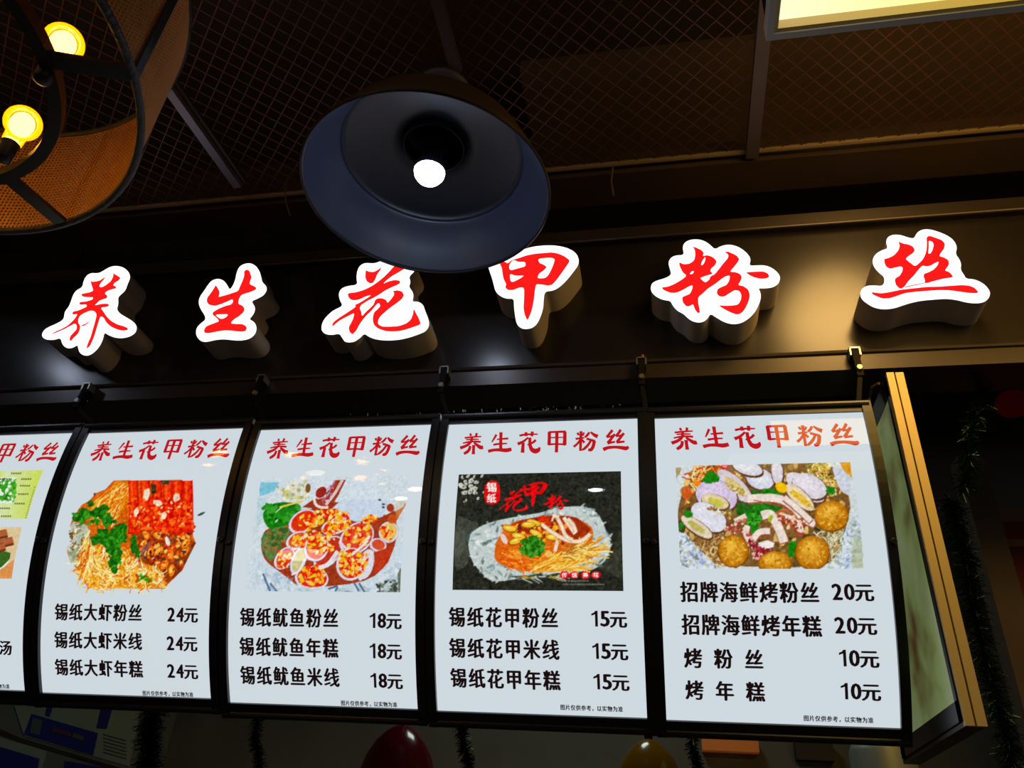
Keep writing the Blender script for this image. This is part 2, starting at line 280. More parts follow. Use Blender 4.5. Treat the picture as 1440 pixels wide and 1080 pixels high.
# ------------------------------------------------------------------ glowing channel letters: traced outlines (local crop frame: origin, scale)
GL = {
'yang': dict(o=(50, 360), s=6.0, z='first character from the left, with a spreading roof and three legs',
 w=[(52,660),(75,620),(120,595),(180,570),(240,535),(245,470),(280,430),(300,380),(320,320),(350,285),(395,265),(405,210),(430,165),(470,142),(530,148),(580,120),(630,90),(690,82),(750,100),(790,140),(800,185),(775,240),(760,290),(720,325),(695,350),(700,400),(685,450),(710,485),(760,515),(820,550),(855,590),(850,640),(810,675),(740,695),(670,690),(610,665),(580,645),(570,700),(545,755),(510,800),(460,838),(410,842),(370,815),(358,770),(355,750),(310,778),(260,778),(225,745),(212,690),(160,708),(100,708),(60,690)],
 r=[[(465,205),(480,220),(515,215),(545,208),(570,190),(595,178),(575,205),(548,235),(540,262),(565,265),(605,240),(640,210),(658,170),(655,145),(680,160),(720,185),(705,208),(670,228),(655,250),(682,258),(680,275),(640,285),(600,300),(585,320),(608,335),(605,358),(570,368),(540,380),(520,400),(500,418),(560,405),(610,403),(625,415),(610,430),(550,438),(575,470),(600,510),(640,550),(690,578),(750,595),(783,612),(778,628),(735,633),(690,622),(640,600),(600,565),(575,520),(550,510),(530,570),(510,640),(490,700),(460,765),(435,783),(432,770),(450,720),(465,690),(485,620),(505,550),(518,495),(500,468),(465,462),(420,480),(385,500),(365,525),(362,565),(380,590),(375,630),(355,665),(325,690),(305,718),(288,715),(292,680),(320,650),(348,620),(350,590),(335,570),(290,595),(240,622),(185,645),(132,665),(165,640),(220,618),(270,590),(315,550),(345,512),(355,490),(320,498),(310,485),(320,470),(360,462),(400,445),(435,430),(430,410),(385,415),(370,405),(375,390),(430,385),(480,370),(490,350),(445,350),(400,345),(385,330),(400,318),(450,310),(490,295),(480,265),(470,235)], [(385,588),(430,570),(462,545),(440,575),(400,597)]], h=[]),
'sheng': dict(o=(260, 355), s=6.545, z='second character from the left, a leaning stem over three bars',
 w=[(100,740),(110,690),(150,650),(190,620),(185,580),(150,530),(125,470),(135,410),(180,350),(215,295),(250,255),(310,240),(360,260),(390,300),(412,345),(440,310),(465,250),(475,190),(500,130),(550,103),(610,98),(660,130),(690,180),(705,240),(712,275),(750,310),(755,350),(725,395),(670,425),(610,450),(640,490),(648,530),(625,580),(590,615),(640,640),(662,690),(650,750),(600,795),(520,812),(440,808),(360,798),(280,805),(200,825),(150,818),(115,785)],
 r=[[(285,300),(305,330),(322,365),(318,395),(310,412),(360,400),(430,378),(492,357),(510,310),(535,255),(548,210),(545,175),(570,158),(595,170),(610,210),(615,235),(600,270),(600,295),(630,308),(660,325),(655,345),(610,365),(560,380),(520,395),(500,430),(492,475),(530,490),(550,515),(545,550),(500,590),(450,620),(422,655),(470,660),(530,660),(565,680),(573,705),(555,730),(500,732),(430,722),(360,720),(290,732),(220,747),(180,742),(178,710),(200,680),(250,660),(320,635),(290,600),(255,575),(260,550),(310,520),(370,495),(430,480),(445,455),(440,432),(390,455),(330,480),(280,495),(225,485),(203,460),(205,420),(240,375),(270,330)]],
 h=[[(285,575),(340,572),(398,570),(390,590),(355,612),(325,612),(295,590)]]),
'hua': dict(o=(445, 355), s=6.546, z='third from the left, top corner hidden by the pendant lamp',
 w=[(45,700),(55,640),(100,580),(160,530),(245,493),(215,440),(203,380),(230,330),(290,308),(380,298),(368,240),(375,170),(400,120),(450,95),(530,103),(590,80),(700,40),(790,20),(870,45),(915,110),(905,175),(850,222),(868,270),(850,318),(885,360),(895,400),(880,455),(940,452),(985,485),(1000,540),(1030,610),(1040,670),(1010,725),(940,755),(850,785),(760,805),(640,812),(540,800),(480,775),(440,745),(400,790),(340,828),(265,828),(240,790),(212,745),(150,760),(90,755),(55,730)],
 r=[[(455,163),(485,180),(530,182),(570,160),(600,135),(590,165),(560,205),(545,245),(525,280),(500,290),(465,270),(450,235),(452,195)],
    [(290,378),(360,370),(430,350),(500,318),(560,278),(620,230),(670,180),(710,135),(745,100),(790,95),(835,110),(820,148),(760,185),(690,225),(640,265),(615,292),(660,270),(720,255),(770,262),(772,285),(740,305),(690,325),(640,350),(580,390),(520,425),(460,455),(410,490),(400,515),(415,550),(420,590),(450,555),(500,510),(530,478),(540,440),(570,423),(610,425),(645,440),(655,468),(690,430),(715,395),(715,370),(700,358),(750,350),(790,362),(808,395),(790,430),(740,470),(690,505),(640,545),(590,590),(568,630),(570,665),(610,685),(680,685),(760,680),(830,655),(870,620),(890,570),(895,518),(915,555),(940,600),(962,655),(950,670),(880,695),(800,720),(720,732),(640,728),(570,705),(530,670),(518,620),(525,570),(540,545),(560,530),(590,495),(575,465),(545,492),(510,538),(470,575),(430,620),(395,670),(370,720),(335,758),(305,735),(297,690),(315,660),(340,610),(350,560),(310,580),(250,610),(200,640),(145,690),(150,650),(200,610),(270,565),(330,525),(365,500),(355,485),(390,470),(440,440),(510,395),(460,405),(400,435),(350,445),(310,435),(292,405)]], h=[]),
'jia': dict(o=(670, 335), s=6.546, z='fourth character from the left, a crossed box on a pointed stem',
 w=[(100,240),(110,190),(150,150),(230,125),(300,120),(360,125),(440,100),(510,80),(600,68),(700,65),(780,75),(850,95),(910,130),(942,185),(940,245),(900,300),(830,390),(760,455),(700,485),(628,490),(618,570),(615,640),(595,710),(565,780),(520,825),(460,838),(410,830),(370,790),(355,710),(345,620),(345,555),(280,558),(220,535),(175,490),(160,430),(145,370),(120,300)],
 r=[[(213,232),(240,215),(265,220),(290,235),(320,205),(390,185),(460,160),(540,145),(620,138),(700,132),(770,148),(830,180),(862,210),(830,260),(780,330),(740,385),(700,430),(660,440),(610,430),(550,425),(540,480),(530,570),(515,650),(495,710),(470,763),(445,710),(433,650),(438,560),(440,460),(400,455),(340,480),(290,480),(265,455),(275,425),(250,380),(240,330),(235,280)]],
 h=[[(300,255),(330,208),(355,205),(385,222),(450,220),(452,262),(380,280),(310,300)],[(308,330),(350,345),(390,348),(440,345),(400,375),(330,408),(312,390)],[(567,195),(620,185),(690,182),(722,195),(710,240),(685,300),(660,345),(630,370),(562,372),(575,330),(620,300),(650,268),(620,245),(580,230)]]),
'fen': dict(o=(900, 325), s=6.171, z='fifth character from the left, with a detached dot at its right',
 w=[(92,490),(105,450),(150,428),(210,412),(275,380),(260,330),(245,275),(265,232),(310,210),(385,208),(370,150),(380,105),(430,75),(500,70),(560,85),(610,120),(650,160),(700,130),(770,115),(840,130),(900,165),(945,210),(962,250),(945,300),(1010,298),(1080,295),(1150,320),(1205,370),(1218,410),(1200,460),(1150,490),(1080,498),(1025,495),(1045,530),(1050,580),(1030,640),(1000,700),(950,755),(880,800),(800,810),(730,790),(670,755),(610,715),(590,755),(550,790),(490,795),(430,770),(380,720),(320,690),(280,640),(265,605),(200,598),(140,570),(100,530)],
 r=[[(450,137),(490,145),(530,165),(555,190),(545,220),(580,210),(630,225),(665,260),(655,295),(615,330),(610,350),(635,372),(590,385),(545,400),(520,410),(565,450),(600,425),(610,395),(650,375),(690,325),(720,285),(760,240),(768,215),(755,195),(728,188),(760,178),(800,195),(840,215),(862,245),(850,270),(810,320),(780,355),(830,358),(870,375),(885,405),(870,440),(850,470),(900,480),(940,510),(955,560),(940,620),(910,680),(880,715),(840,728),(790,710),(730,680),(678,645),(740,650),(800,648),(850,640),(875,600),(880,555),(860,520),(820,515),(780,540),(730,572),(690,570),(665,545),(672,505),(710,485),(750,470),(775,430),(780,385),(730,400),(680,440),(640,470),(590,500),(550,540),(505,575),(505,620),(515,670),(522,710),(500,715),(475,680),(460,635),(430,655),(400,655),(370,620),(365,575),(400,560),(435,545),(455,500),(455,470),(420,485),(370,515),(310,540),(250,535),(200,510),(187,490),(240,485),(300,460),(360,425),(405,390),(370,360),(345,310),(338,272),(380,290),(430,285),(470,255),(480,210),(475,160)],
    [(915,360),(990,355),(1070,352),(1110,370),(1122,395),(1105,412),(1050,418),(990,405),(950,385)]],
 h=[[(555,240),(568,225),(565,260),(548,292),(530,300),(535,270)],[(430,375),(450,350),(470,350),(455,375)]]),
'si': dict(o=(1190, 315), s=6.548, z='sixth and rightmost character, twin hooks above one long bar',
 w=[(125,640),(145,595),(190,568),(260,565),(345,572),(355,490),(300,450),(250,390),(240,330),(270,275),(330,240),(385,225),(365,170),(380,120),(430,98),(500,100),(570,125),(625,135),(650,80),(700,50),(770,48),(860,75),(940,110),(995,155),(1022,215),(1005,275),(1040,320),(1060,370),(1052,420),(1085,470),(1105,505),(1180,508),(1260,545),(1310,595),(1328,640),(1310,690),(1260,725),(1180,732),(1100,722),(1020,700),(920,688),(820,695),(700,705),(600,725),(520,750),(440,778),(340,788),(250,770),(180,725),(140,690)],
 r=[[(480,162),(520,182),(570,190),(615,210),(632,245),(610,275),(575,295),(545,325),(590,360),(630,392),(670,365),(710,320),(735,260),(742,190),(737,125),(765,110),(820,128),(880,150),(910,185),(900,230),(870,270),(855,298),(900,310),(940,335),(948,370),(930,400),(905,430),(950,445),(980,480),(978,495),(900,505),(820,525),(740,548),(718,545),(725,520),(710,490),(715,460),(750,450),(800,425),(840,385),(852,348),(820,360),(780,385),(740,395),(700,385),(660,430),(620,480),(570,530),(535,580),(505,600),(480,590),(455,560),(445,520),(455,500),(490,480),(515,440),(520,405),(500,392),(450,405),(400,415),(365,395),(350,355),(348,325),(390,315),(440,290),(480,245),(492,205)],
    [(530,582),(620,562),(720,545),(720,552),(620,570),(535,590)],
    [(232,630),(270,635),(320,642),(400,630),(500,608),(620,595),(740,582),(850,580),(960,572),(1060,565),(1130,570),(1180,590),(1213,625),(1205,642),(1140,640),(1060,630),(960,615),(860,612),(740,620),(620,630),(540,640),(470,665),(400,688),(330,690),(280,670),(240,650)]],
 h=[[(758,155),(790,165),(805,190),(795,240),(775,275),(752,275),(760,220)]]),
}
YL = YF-.118
def area2(P): x, y = P[:, 0], P[:, 1]; return .5*np.sum(x*np.roll(y, -1)-np.roll(x, -1)*y)
def flat(loops, y, name, m, parent, thick=0.0):
    """loops: list of (n,2) arrays in the x-z plane, outer first; faces looking to -y"""
    tri = tessellate_polygon([[Vector((a, b, 0)) for a, b in L] for L in loops])
    P = np.vstack(loops); V = [(a, y, b) for a, b in P]; n = len(V); Fc = []
    for t in tri:
        a, b, c = (P[i] for i in t)
        cr = (b[0]-a[0])*(c[1]-a[1])-(b[1]-a[1])*(c[0]-a[0])
        if abs(cr) < 1e-12: continue
        Fc.append(t if cr > 0 else t[::-1])
    return V, Fc
for key, g in GL.items():
    def wp(P, it=1, k=.25):
        P = chaikin(P, it, k); Q = np.array([onY(g['o'][0]+a/g['s'], g['o'][1]+b/g['s'], YL) for a, b in P]); return Q[:, [0, 2]]
    W = wp(g['w'], 2)
    if area2(W) < 0: W = W[::-1]
    c = W.mean(0); th = empty('channel_letter', (c[0], YF, c[1]))
    tag(th, 'glowing red channel letter, '+g['z'], 'sign letter', 'channel letters on the fascia')
    V, Fc = flat([W], YL, '', None, None); obj('letter_face', V, Fc, M['wface'], th)
    n = len(W); rimW = c+(W-c)*1.0
    V = [(a, YL+.0005, b) for a, b in W]+[(a, YF, b) for a, b in W]
    # returns: a slim lip around the face, then the deep side wall
    Fc = [(i, (i+1) % n, n+(i+1) % n, n+i) for i in range(n)]
    obj('return', V, [f[::-1] for f in Fc], M['ret'], th, True)
    b = B()
    for j, R_ in enumerate(g['r']):
        loops = [wp(R_, 1, .2)]
        if j == 0: loops += [wp(h, 1, .2) for h in g['h']]
        V, Fc = flat(loops, YL-.0015-.0002*j, '', None, None); b.add(V, Fc)
    b.build('glyph', M['wred'], th)

# ------------------------------------------------------------------ curved menu boards
W_, Y0, T0, KK, LN = .6, 2.1425, -.1108, .8641, .8757
BX = {0: -1.9895-.657, 1: -1.9895, 2: -1.3288, 3: -.672, 4: -.0199}
BZ = {0: 2.860, 1: 2.856, 2: 2.8463, 3: 2.844, 4: 2.8412}
def prof(s): return (np.cos(T0)-np.cos(T0+KK*s))/KK, -(np.sin(T0+KK*s)-np.sin(T0))/KK
def surf(i, u, v, off=0.0):
    u = np.asarray(u, float); v = np.asarray(v, float); y, z = prof(v); a = T0+KK*v
    return np.stack([BX[i]+u+0*v, Y0+y-off*np.cos(a)+0*u, BZ[i]+z-off*np.sin(a)+0*u], -1)
# smooth map from sight lines to board coordinates (u across, v down the curve)
def fitmap(i):
    uu, vv = np.meshgrid(np.linspace(0, .6, 13), np.linspace(0, .87, 15)); P = proj(surf(i, uu.ravel(), vv.ravel()))
    x, y = (P[:, 0]-720)/500, (P[:, 1]-780)/200
    A = np.stack([x**a*y**b for a in range(5) for b in range(5-a)], 1)
    c, *_ = np.linalg.lstsq(A, np.c_[uu.ravel(), vv.ravel()], rcond=None); return c
CM = {i: fitmap(i) for i in BX}
def px2uv(i, P):
    P = np.atleast_2d(np.asarray(P, float)); x, y = (P[:, 0]-720)/500, (P[:, 1]-780)/200
    A = np.stack([x**a*y**b for a in range(5) for b in range(5-a)], 1); return A@CM[i]
def band(i, u0_, u1, v0, v1, o0, o1, nv=26):
    """closed block lying along the curve: from offset o0 (behind) to o1 (proud)"""
    b = B(); vs = np.linspace(v0, v1, nv); R = []
    for v in vs: R.append([surf(i, u0_, v, o0), surf(i, u1, v, o0), surf(i, u1, v, o1), surf(i, u0_, v, o1)])
    V = [p for r in R for p in r]; Fc = [(0, 1, 2, 3), tuple((nv-1)*4+k for k in (3, 2, 1, 0))]
    for k in range(nv-1):
        for j in range(4): Fc.append((k*4+j, (k+1)*4+j, (k+1)*4+(j+1) % 4, k*4+(j+1) % 4))
    b.add(V, Fc); return b
# glyph meshes from the built-in text font, set extra bold
_gc = {}
def glyph(ch):
    if ch not in _gc:
        cu = bpy.data.curves.new('text', 'FONT'); cu.body = ch; cu.resolution_u = 3
        o = bpy.data.objects.new('text', cu); COL.objects.link(o); bpy.context.view_layer.update()
        me = bpy.data.meshes.new_from_object(o.evaluated_get(bpy.context.evaluated_depsgraph_get()))
        V = np.array([v.co[:2] for v in me.vertices]); Fc = [tuple(p.vertices) for p in me.polygons]
        bpy.data.objects.remove(o); bpy.data.curves.remove(cu); bpy.data.meshes.remove(me)
        # bold face: the regular face overprinted a few times, slightly shifted
        d = .042; V0, F0 = V, Fc; sh = ((-d, 0), (d, 0), (0, .018), (0, -.018), (-d*.4, 0), (d*.4, 0)); V = np.vstack([V0+s_ for s_ in sh]); n0 = len(V0)
        Fc = [tuple(a+k*n0 for a in f) for k in range(6) for f in F0]
        if ch == '1': V = np.array([(.24,0),(.42,0),(.42,1),(.27,1),(.18,.89),(0,.81),(0,.68),(.24,.77)]); Fc = [(0,1,2,3,7), (3,4,5,6,7)]
        _gc[ch] = (V, Fc)
    return _gc[ch]
def put_char(b, i, ch, uc, vb, h, wdt, off):
    """ink box centred on uc, standing on vb (downwards axis), height h, width wdt"""
    V, Fc = glyph(ch)
    if ord(ch) > 255:
        if ch in '，。': k = h/.95; X = uc-wdt/2+V[:, 0]*wdt/.93; Yv = V[:, 1]*k+.1*k
        else: X = uc+(V[:, 0]-.5)*wdt/.91; Yv = (V[:, 1]+.1)*h/.93
    else:
        mn, mxx = V.min(0), V.max(0); X = uc+((V[:, 0]-mn[0])/(mxx[0]-mn[0])-.5)*wdt*(.66 if ch == '1' else 1); Yv = (V[:, 1]-mn[1])/(mxx[1]-mn[1])*h
    b.add(surf(i, X, vb-Yv, off), Fc)
def text_line(i, name, s, u0_, u1, vb, h, m, parent, cw=None, off=.0012):
    b = B(); n = len(s); cw = cw or .045
    for k, ch in enumerate(s):
        if ch == ' ': continue
        uc = u0_+cw/2+(u1-u0_-cw)*(k/(n-1) if n > 1 else 0); put_char(b, i, ch, uc, vb, h, cw, off)
    return b.build(name, M[m], parent)
def price(i, s, vb, parent):
    b = B(); put_char(b, i, s[0], .463 if s[0] != '1' else .465, vb-.003, .043, .027, .0012); put_char(b, i, s[1], .494, vb-.003, .043, .027, .0012)
    put_char(b, i, '元', .531, vb, .046, .045, .0012); return b.build('price', M['blackprint'], parent)
# the clerical red heading, stroke by stroke: (crop, [(x, y, width)...])
HD = [
 [(0, [(240,163,20),(246,205,26)]), (0, [(340,158,24),(325,208,26)]), (0, [(150,235,18),(250,222,20),(410,212,14)]), (0, [(172,262,14),(270,255,18),(372,258,12)]), (0, [(122,318,14),(200,300,20),(290,288,20),(400,298,22)]), (0, [(262,210,26),(262,265,26),(235,318,26),(170,362,30),(80,393,34)]), (0, [(295,308,22),(350,352,32),(400,388,44),(440,380,36)]), (0, [(236,360,28),(225,420,30),(185,458,34),(138,482,26)]), (0, [(292,345,34),(288,420,30),(286,490,36)])],
 [(0, [(645,182,24),(610,245,22),(572,303,12)]), (0, [(650,258,14),(740,250,20),(830,243,22)]), (0, [(596,342,22),(690,326,22),(812,322,14)]), (0, [(716,145,34),(712,280,32),(712,415,34)]), (0, [(515,445,34),(600,422,30),(700,420,34),(800,432,44),(880,410,36)])],
 [(0, [(1003,200,22),(1090,180,24),(1290,177,14)]), (0, [(1105,145,30),(1108,208,30)]), (0, [(1205,135,32),(1195,210,28)]), (0, [(1140,228,20),(1065,295,26),(975,330,34)]), (0, [(1062,310,34),(1056,390,34),(1052,466,40)]), (0, [(1258,265,26),(1222,305,26),(1128,345,16)]), (0, [(1166,230,32),(1165,350,34),(1195,425,46),(1258,446,54),(1305,420,44),(1320,378,14)])],
 [(1, [(85,140,36),(84,240,34),(80,345,38)]), (1, [(75,146,22),(200,140,22),(340,138,26)]), (1, [(326,138,36),(326,240,36),(320,348,42)]), (1, [(100,232,14),(320,226,12)]), (1, [(68,338,24),(200,328,16),(335,338,24)]), (1, [(202,140,36),(200,300,34),(194,462,34)])],
 [(1, [(522,152,26),(542,195,20)]), (1, [(578,130,32),(572,280,30),(568,438,28)]), (1, [(625,150,24),(602,205,14)]), (1, [(492,250,24),(630,232,16)]), (1, [(562,268,22),(520,330,24),(462,374,26)]), (1, [(592,258,18),(628,312,28)]), (1, [(708,145,22),(680,190,28),(636,226,22)]), (1, [(728,142,18),(780,190,34),(838,214,42)]), (1, [(662,246,26),(720,262,24),(795,288,30)]), (1, [(785,280,36),(768,370,36),(735,424,38),(688,420,26)]), (1, [(735,268,24),(690,345,28),(632,402,30),(590,426,16)])],
 [(1, [(1068,112,30),(1022,170,28),(975,222,26)]), (1, [(975,225,18),(1040,215,20),(1075,195,20)]), (1, [(1106,176,28),(1050,245,28),(994,318,36)]), (1, [(990,322,26),(1045,306,24),(1108,296,20)]), (1, [(1196,105,30),(1160,165,28),(1118,210,26)]), (1, [(1122,212,18),(1180,202,20),(1215,185,18)]), (1, [(1245,160,30),(1190,232,28),(1132,306,32)]), (1, [(1130,306,26),(1190,298,24),(1256,292,22)]), (1, [(922,418,40),(990,385,34),(1110,376,28),(1220,388,38),(1280,402,46),(1318,372,26)])]]
def stroke_poly(P, wk=1.0):
    P = np.array(P, float)
    # resample smoothly
    t = np.linspace(0, len(P)-1, (len(P)-1)*4+1); Q = np.stack([np.interp(t, range(len(P)), P[:, k]) for k in range(P.shape[1])], 1)
    for _ in range(3): Q[1:-1] = (Q[:-2]+2*Q[1:-1]+Q[2:])/4
    Q[:, 2] *= wk; d = np.gradient(Q[:, :2], axis=0); d /= np.linalg.norm(d, axis=1)[:, None]+1e-9; nrm = np.c_[-d[:, 1], d[:, 0]]
    return np.vstack([Q[:, :2]+nrm*Q[:, 2:3]/2, (Q[:, :2]-nrm*Q[:, 2:3]/2)[::-1]])
HEAD = []
for ch in HD:
    for cr, pts in ch:
        poly = stroke_poly(pts, 1.5); o = (640, 595) if cr == 0 else (765, 595)
        HEAD.append(px2uv(3, np.array(o)+poly/11.077))
def heading(i, parent):
    b = B()
    for k, L in enumerate(HEAD):
        n = len(L)//2; V = surf(i, L[:, 0], L[:, 1], .0012+.00002*(k % 5)); Fc = [(j, j+1, 2*n-2-j, 2*n-1-j) for j in range(n-1)]; b.add(V, Fc)
    return b.build('heading', M['redprint'], parent)

# ---- food prints: flat backlit pictures painted into per-vertex colours of a fine grid
class Paint:
    def __init__(s, i, u0_, u1, v0, v1, crop, sc, bg):
        s.i, s.u0, s.u1, s.v0, s.v1 = i, u0_, u1, v0, v1; s.c, s.s = np.array(crop, float), sc
        s.w = int(round((u1-u0_)/.5*440)); s.h = int(round((v1-v0)/.5*440)); s.a = np.empty((s.h, s.w, 3)); s.a[:] = bg; s.msk = np.zeros((s.h, s.w), bool)
    def T(s, P):
        q = px2uv(s.i, s.c+np.atleast_2d(np.asarray(P, float))/s.s)
        return np.c_[(q[:, 0]-s.u0)/(s.u1-s.u0)*s.w, (q[:, 1]-s.v0)/(s.v1-s.v0)*s.h]
    def _fill(s, Q, col, al=1.0):
        x0, y0 = np.floor(Q.min(0)).astype(int); x1, y1 = np.ceil(Q.max(0)).astype(int)+1
        x0, y0 = max(x0, 0), max(y0, 0); x1, y1 = min(x1, s.w), min(y1, s.h)
        if x1 <= x0 or y1 <= y0: return
        X, Y = np.meshgrid(np.arange(x0, x1)+.5, np.arange(y0, y1)+.5); ins = np.zeros(X.shape, bool)
        N = len(Q)
        for k in range(N):
            ax, ay = Q[k]; bx, by = Q[(k+1) % N]
            if ay == by: continue
            cnd = ((ay > Y) != (by > Y)) & (X < (bx-ax)*(Y-ay)/(by-ay)+ax); ins ^= cnd
        sub = s.a[y0:y1, x0:x1]; sub[ins] = sub[ins]*(1-al)+np.array(col)*al; s.msk[y0:y1, x0:x1] |= ins
    def poly(s, P, col, al=1.0, sm=0, k=.25): s._fill(s.T(chaikin(P, sm, k) if sm else P), col, al)
    def ell(s, cx, cy, rx, ry, ang=0, col=(0, 0, 0), al=1.0, n=14, wob=0):
        t = np.arange(n)*2*math.pi/n; c_, s__ = math.cos(ang), math.sin(ang); rr = 1+wob*rng.standard_normal(n)
        x, y = rx*np.cos(t)*rr, ry*np.sin(t)*rr; s._fill(s.T(np.c_[cx+x*c_-y*s__, cy+x*s__+y*c_]), col, al)
    def line(s, P, wd, col, al=1.0):
        P = np.array(P, float)
        s._fill(s.T(stroke_poly(np.c_[P, np.full(len(P), wd)])), col, al)
    def arc(s, cx, cy, r, a0, a1, wd, col, asp=1.0):
        t = np.linspace(a0, a1, 6); s.line(np.c_[cx+r*np.cos(t), cy+asp*r*np.sin(t)], wd, col)
    def inside(s, poly, n):
        poly = np.array(poly, float); o = []
        lo, hi = poly.min(0), poly.max(0)
        while len(o) < n:
            p = lo+(hi-lo)*rng.random(2); c = False
            for k in range(len(poly)):
                a, b = poly[k], poly[(k+1) % len(poly)]
                if (a[1] > p[1]) != (b[1] > p[1]) and p[0] < (b[0]-a[0])*(p[1]-a[1])/(b[1]-a[1])+a[0]: c = not c
            if c: o.append(p)
        return o
    def specks(s, poly, n, r, cols, al=1.0, asp=.6):
        for p in s.inside(poly, n):
            rr = r*(.5+rng.random()); s.ell(p[0], p[1], rr, rr*asp, rng.random()*3.1, cols[rng.integers(len(cols))], al, 8, .15)
    def noodles(s, poly, n, cols, ln=90, wd=7, dirn=None, curl=.6):
        for p in s.inside(poly, n):
            a = rng.random()*6.28 if dirn is None else dirn+rng.normal()*.25; pts = [p]
            tw = rng.normal()*curl
            for k in range(4): a += tw; pts.append(pts[-1]+ln/4*np.array([math.cos(a), math.sin(a)]))
            s.line(pts, wd*(.6+.7*rng.random()), cols[rng.integers(len(cols))])
    def noise(s, amp, cell=6):
        g = rng.standard_normal((s.h//cell+2, s.w//cell+2, 1))*amp; y = np.arange(s.h)/cell; x = np.arange(s.w)/cell
        y0, x0 = y.astype(int), x.astype(int); fy, fx = (y-y0)[:, None, None], (x-x0)[None, :, None]
        n = g[y0][:, x0]*(1-fy)*(1-fx)+g[y0+1][:, x0]*fy*(1-fx)+g[y0][:, x0+1]*(1-fy)*fx+g[y0+1][:, x0+1]*fy*fx
        s.a += n*s.msk[:, :, None]
    def glyphs(s, keys, fr, col):
        """traced brush characters placed as part of the printed picture: fr = list of (cx, cy, size)"""
        for k_, (cx, cy, sz) in zip(keys, fr):
            g = GL[k_]; P0 = np.vstack(g['r']).astype(float); lo, hi = P0.min(0), P0.max(0); c = (lo+hi)/2; f = sz/max(hi-lo)
            keep = s.a.copy()
            for j, R_ in enumerate(g['r']): s._fill(s.T((np.array(R_)-c)*f+(cx, cy)), col)
            for H_ in g['h']:
                m0 = s.a.copy(); tmp = s.a; s._fill(s.T((np.array(H_)-c)*f+(cx, cy)), (-1, -1, -1)); q = s.a[:, :, 0] == -1; s.a[q] = keep[q]
    def text(s, ch, cx, cy, sz, col, sx=1.0):
        V, Fc = glyph(ch); lo, hi = V.min(0), V.max(0); c = (lo+hi)/2; f = sz/max(hi-lo)
        P = (V-c)*f*np.array([sx, -1])+(cx, cy); Q = s.T(P)
        for t in Fc: s._fill(Q[list(t)], col)
    def build(s, parent, mask=False, gain=.92):
        g_ = s.a.mean(2, keepdims=True); a = np.clip(g_+(s.a-g_)*1.2, 0, 255); h2, w2 = s.h//2, s.w//2
        a = a[:h2*2, :w2*2].reshape(h2, 2, w2, 2, 3).mean((1, 3)); mk = s.msk[:h2*2, :w2*2].reshape(h2, 2, w2, 2).any((1, 3))
        u = s.u0+(np.arange(w2)+.5)/w2*(s.u1-s.u0); v = s.v0+(np.arange(h2)+.5)/h2*(s.v1-s.v0); U, Vv = np.meshgrid(u, v)
        P = surf(s.i, U.ravel(), Vv.ravel(), .0008)
        idx = np.arange(h2*w2).reshape(h2, w2); q = np.stack([idx[1:, :-1], idx[1:, 1:], idx[:-1, 1:], idx[:-1, :-1]], -1).reshape(-1, 4)
        if mask:
            m4 = mk.ravel(); q = q[m4[q].any(1)]
        me = bpy.data.meshes.new('food_photo'); me.vertices.add(len(P)); me.vertices.foreach_set('co', P.ravel())
        me.loops.add(q.size); me.loops.foreach_set('vertex_index', q.ravel()); me.polygons.add(len(q))
        me.polygons.foreach_set('loop_start', np.arange(len(q))*4); me.update(calc_edges=True); me.validate()
        at = me.color_attributes.new('print', 'FLOAT_COLOR', 'POINT'); at.data.foreach_set('color', np.c_[srgb(a.reshape(-1, 3)), np.ones(h2*w2)].ravel())
        return link('food_photo', me, PRINT, parent)
PRINT = bpy.data.materials.new('backlit_print'); PRINT.use_nodes = True
nt = PRINT.node_tree; nt.nodes.clear(); at_ = nt.nodes.new('ShaderNodeAttribute'); at_.attribute_name = 'print'
em_ = nt.nodes.new('ShaderNodeEmission'); em_.inputs[1].default_value = .96; ou_ = nt.nodes.new('ShaderNodeOutputMaterial')
nt.links.new(at_.outputs['Color'], em_.inputs[0]); nt.links.new(em_.outputs[0], ou_.inputs[0])
BG = PANEL.astype(float)
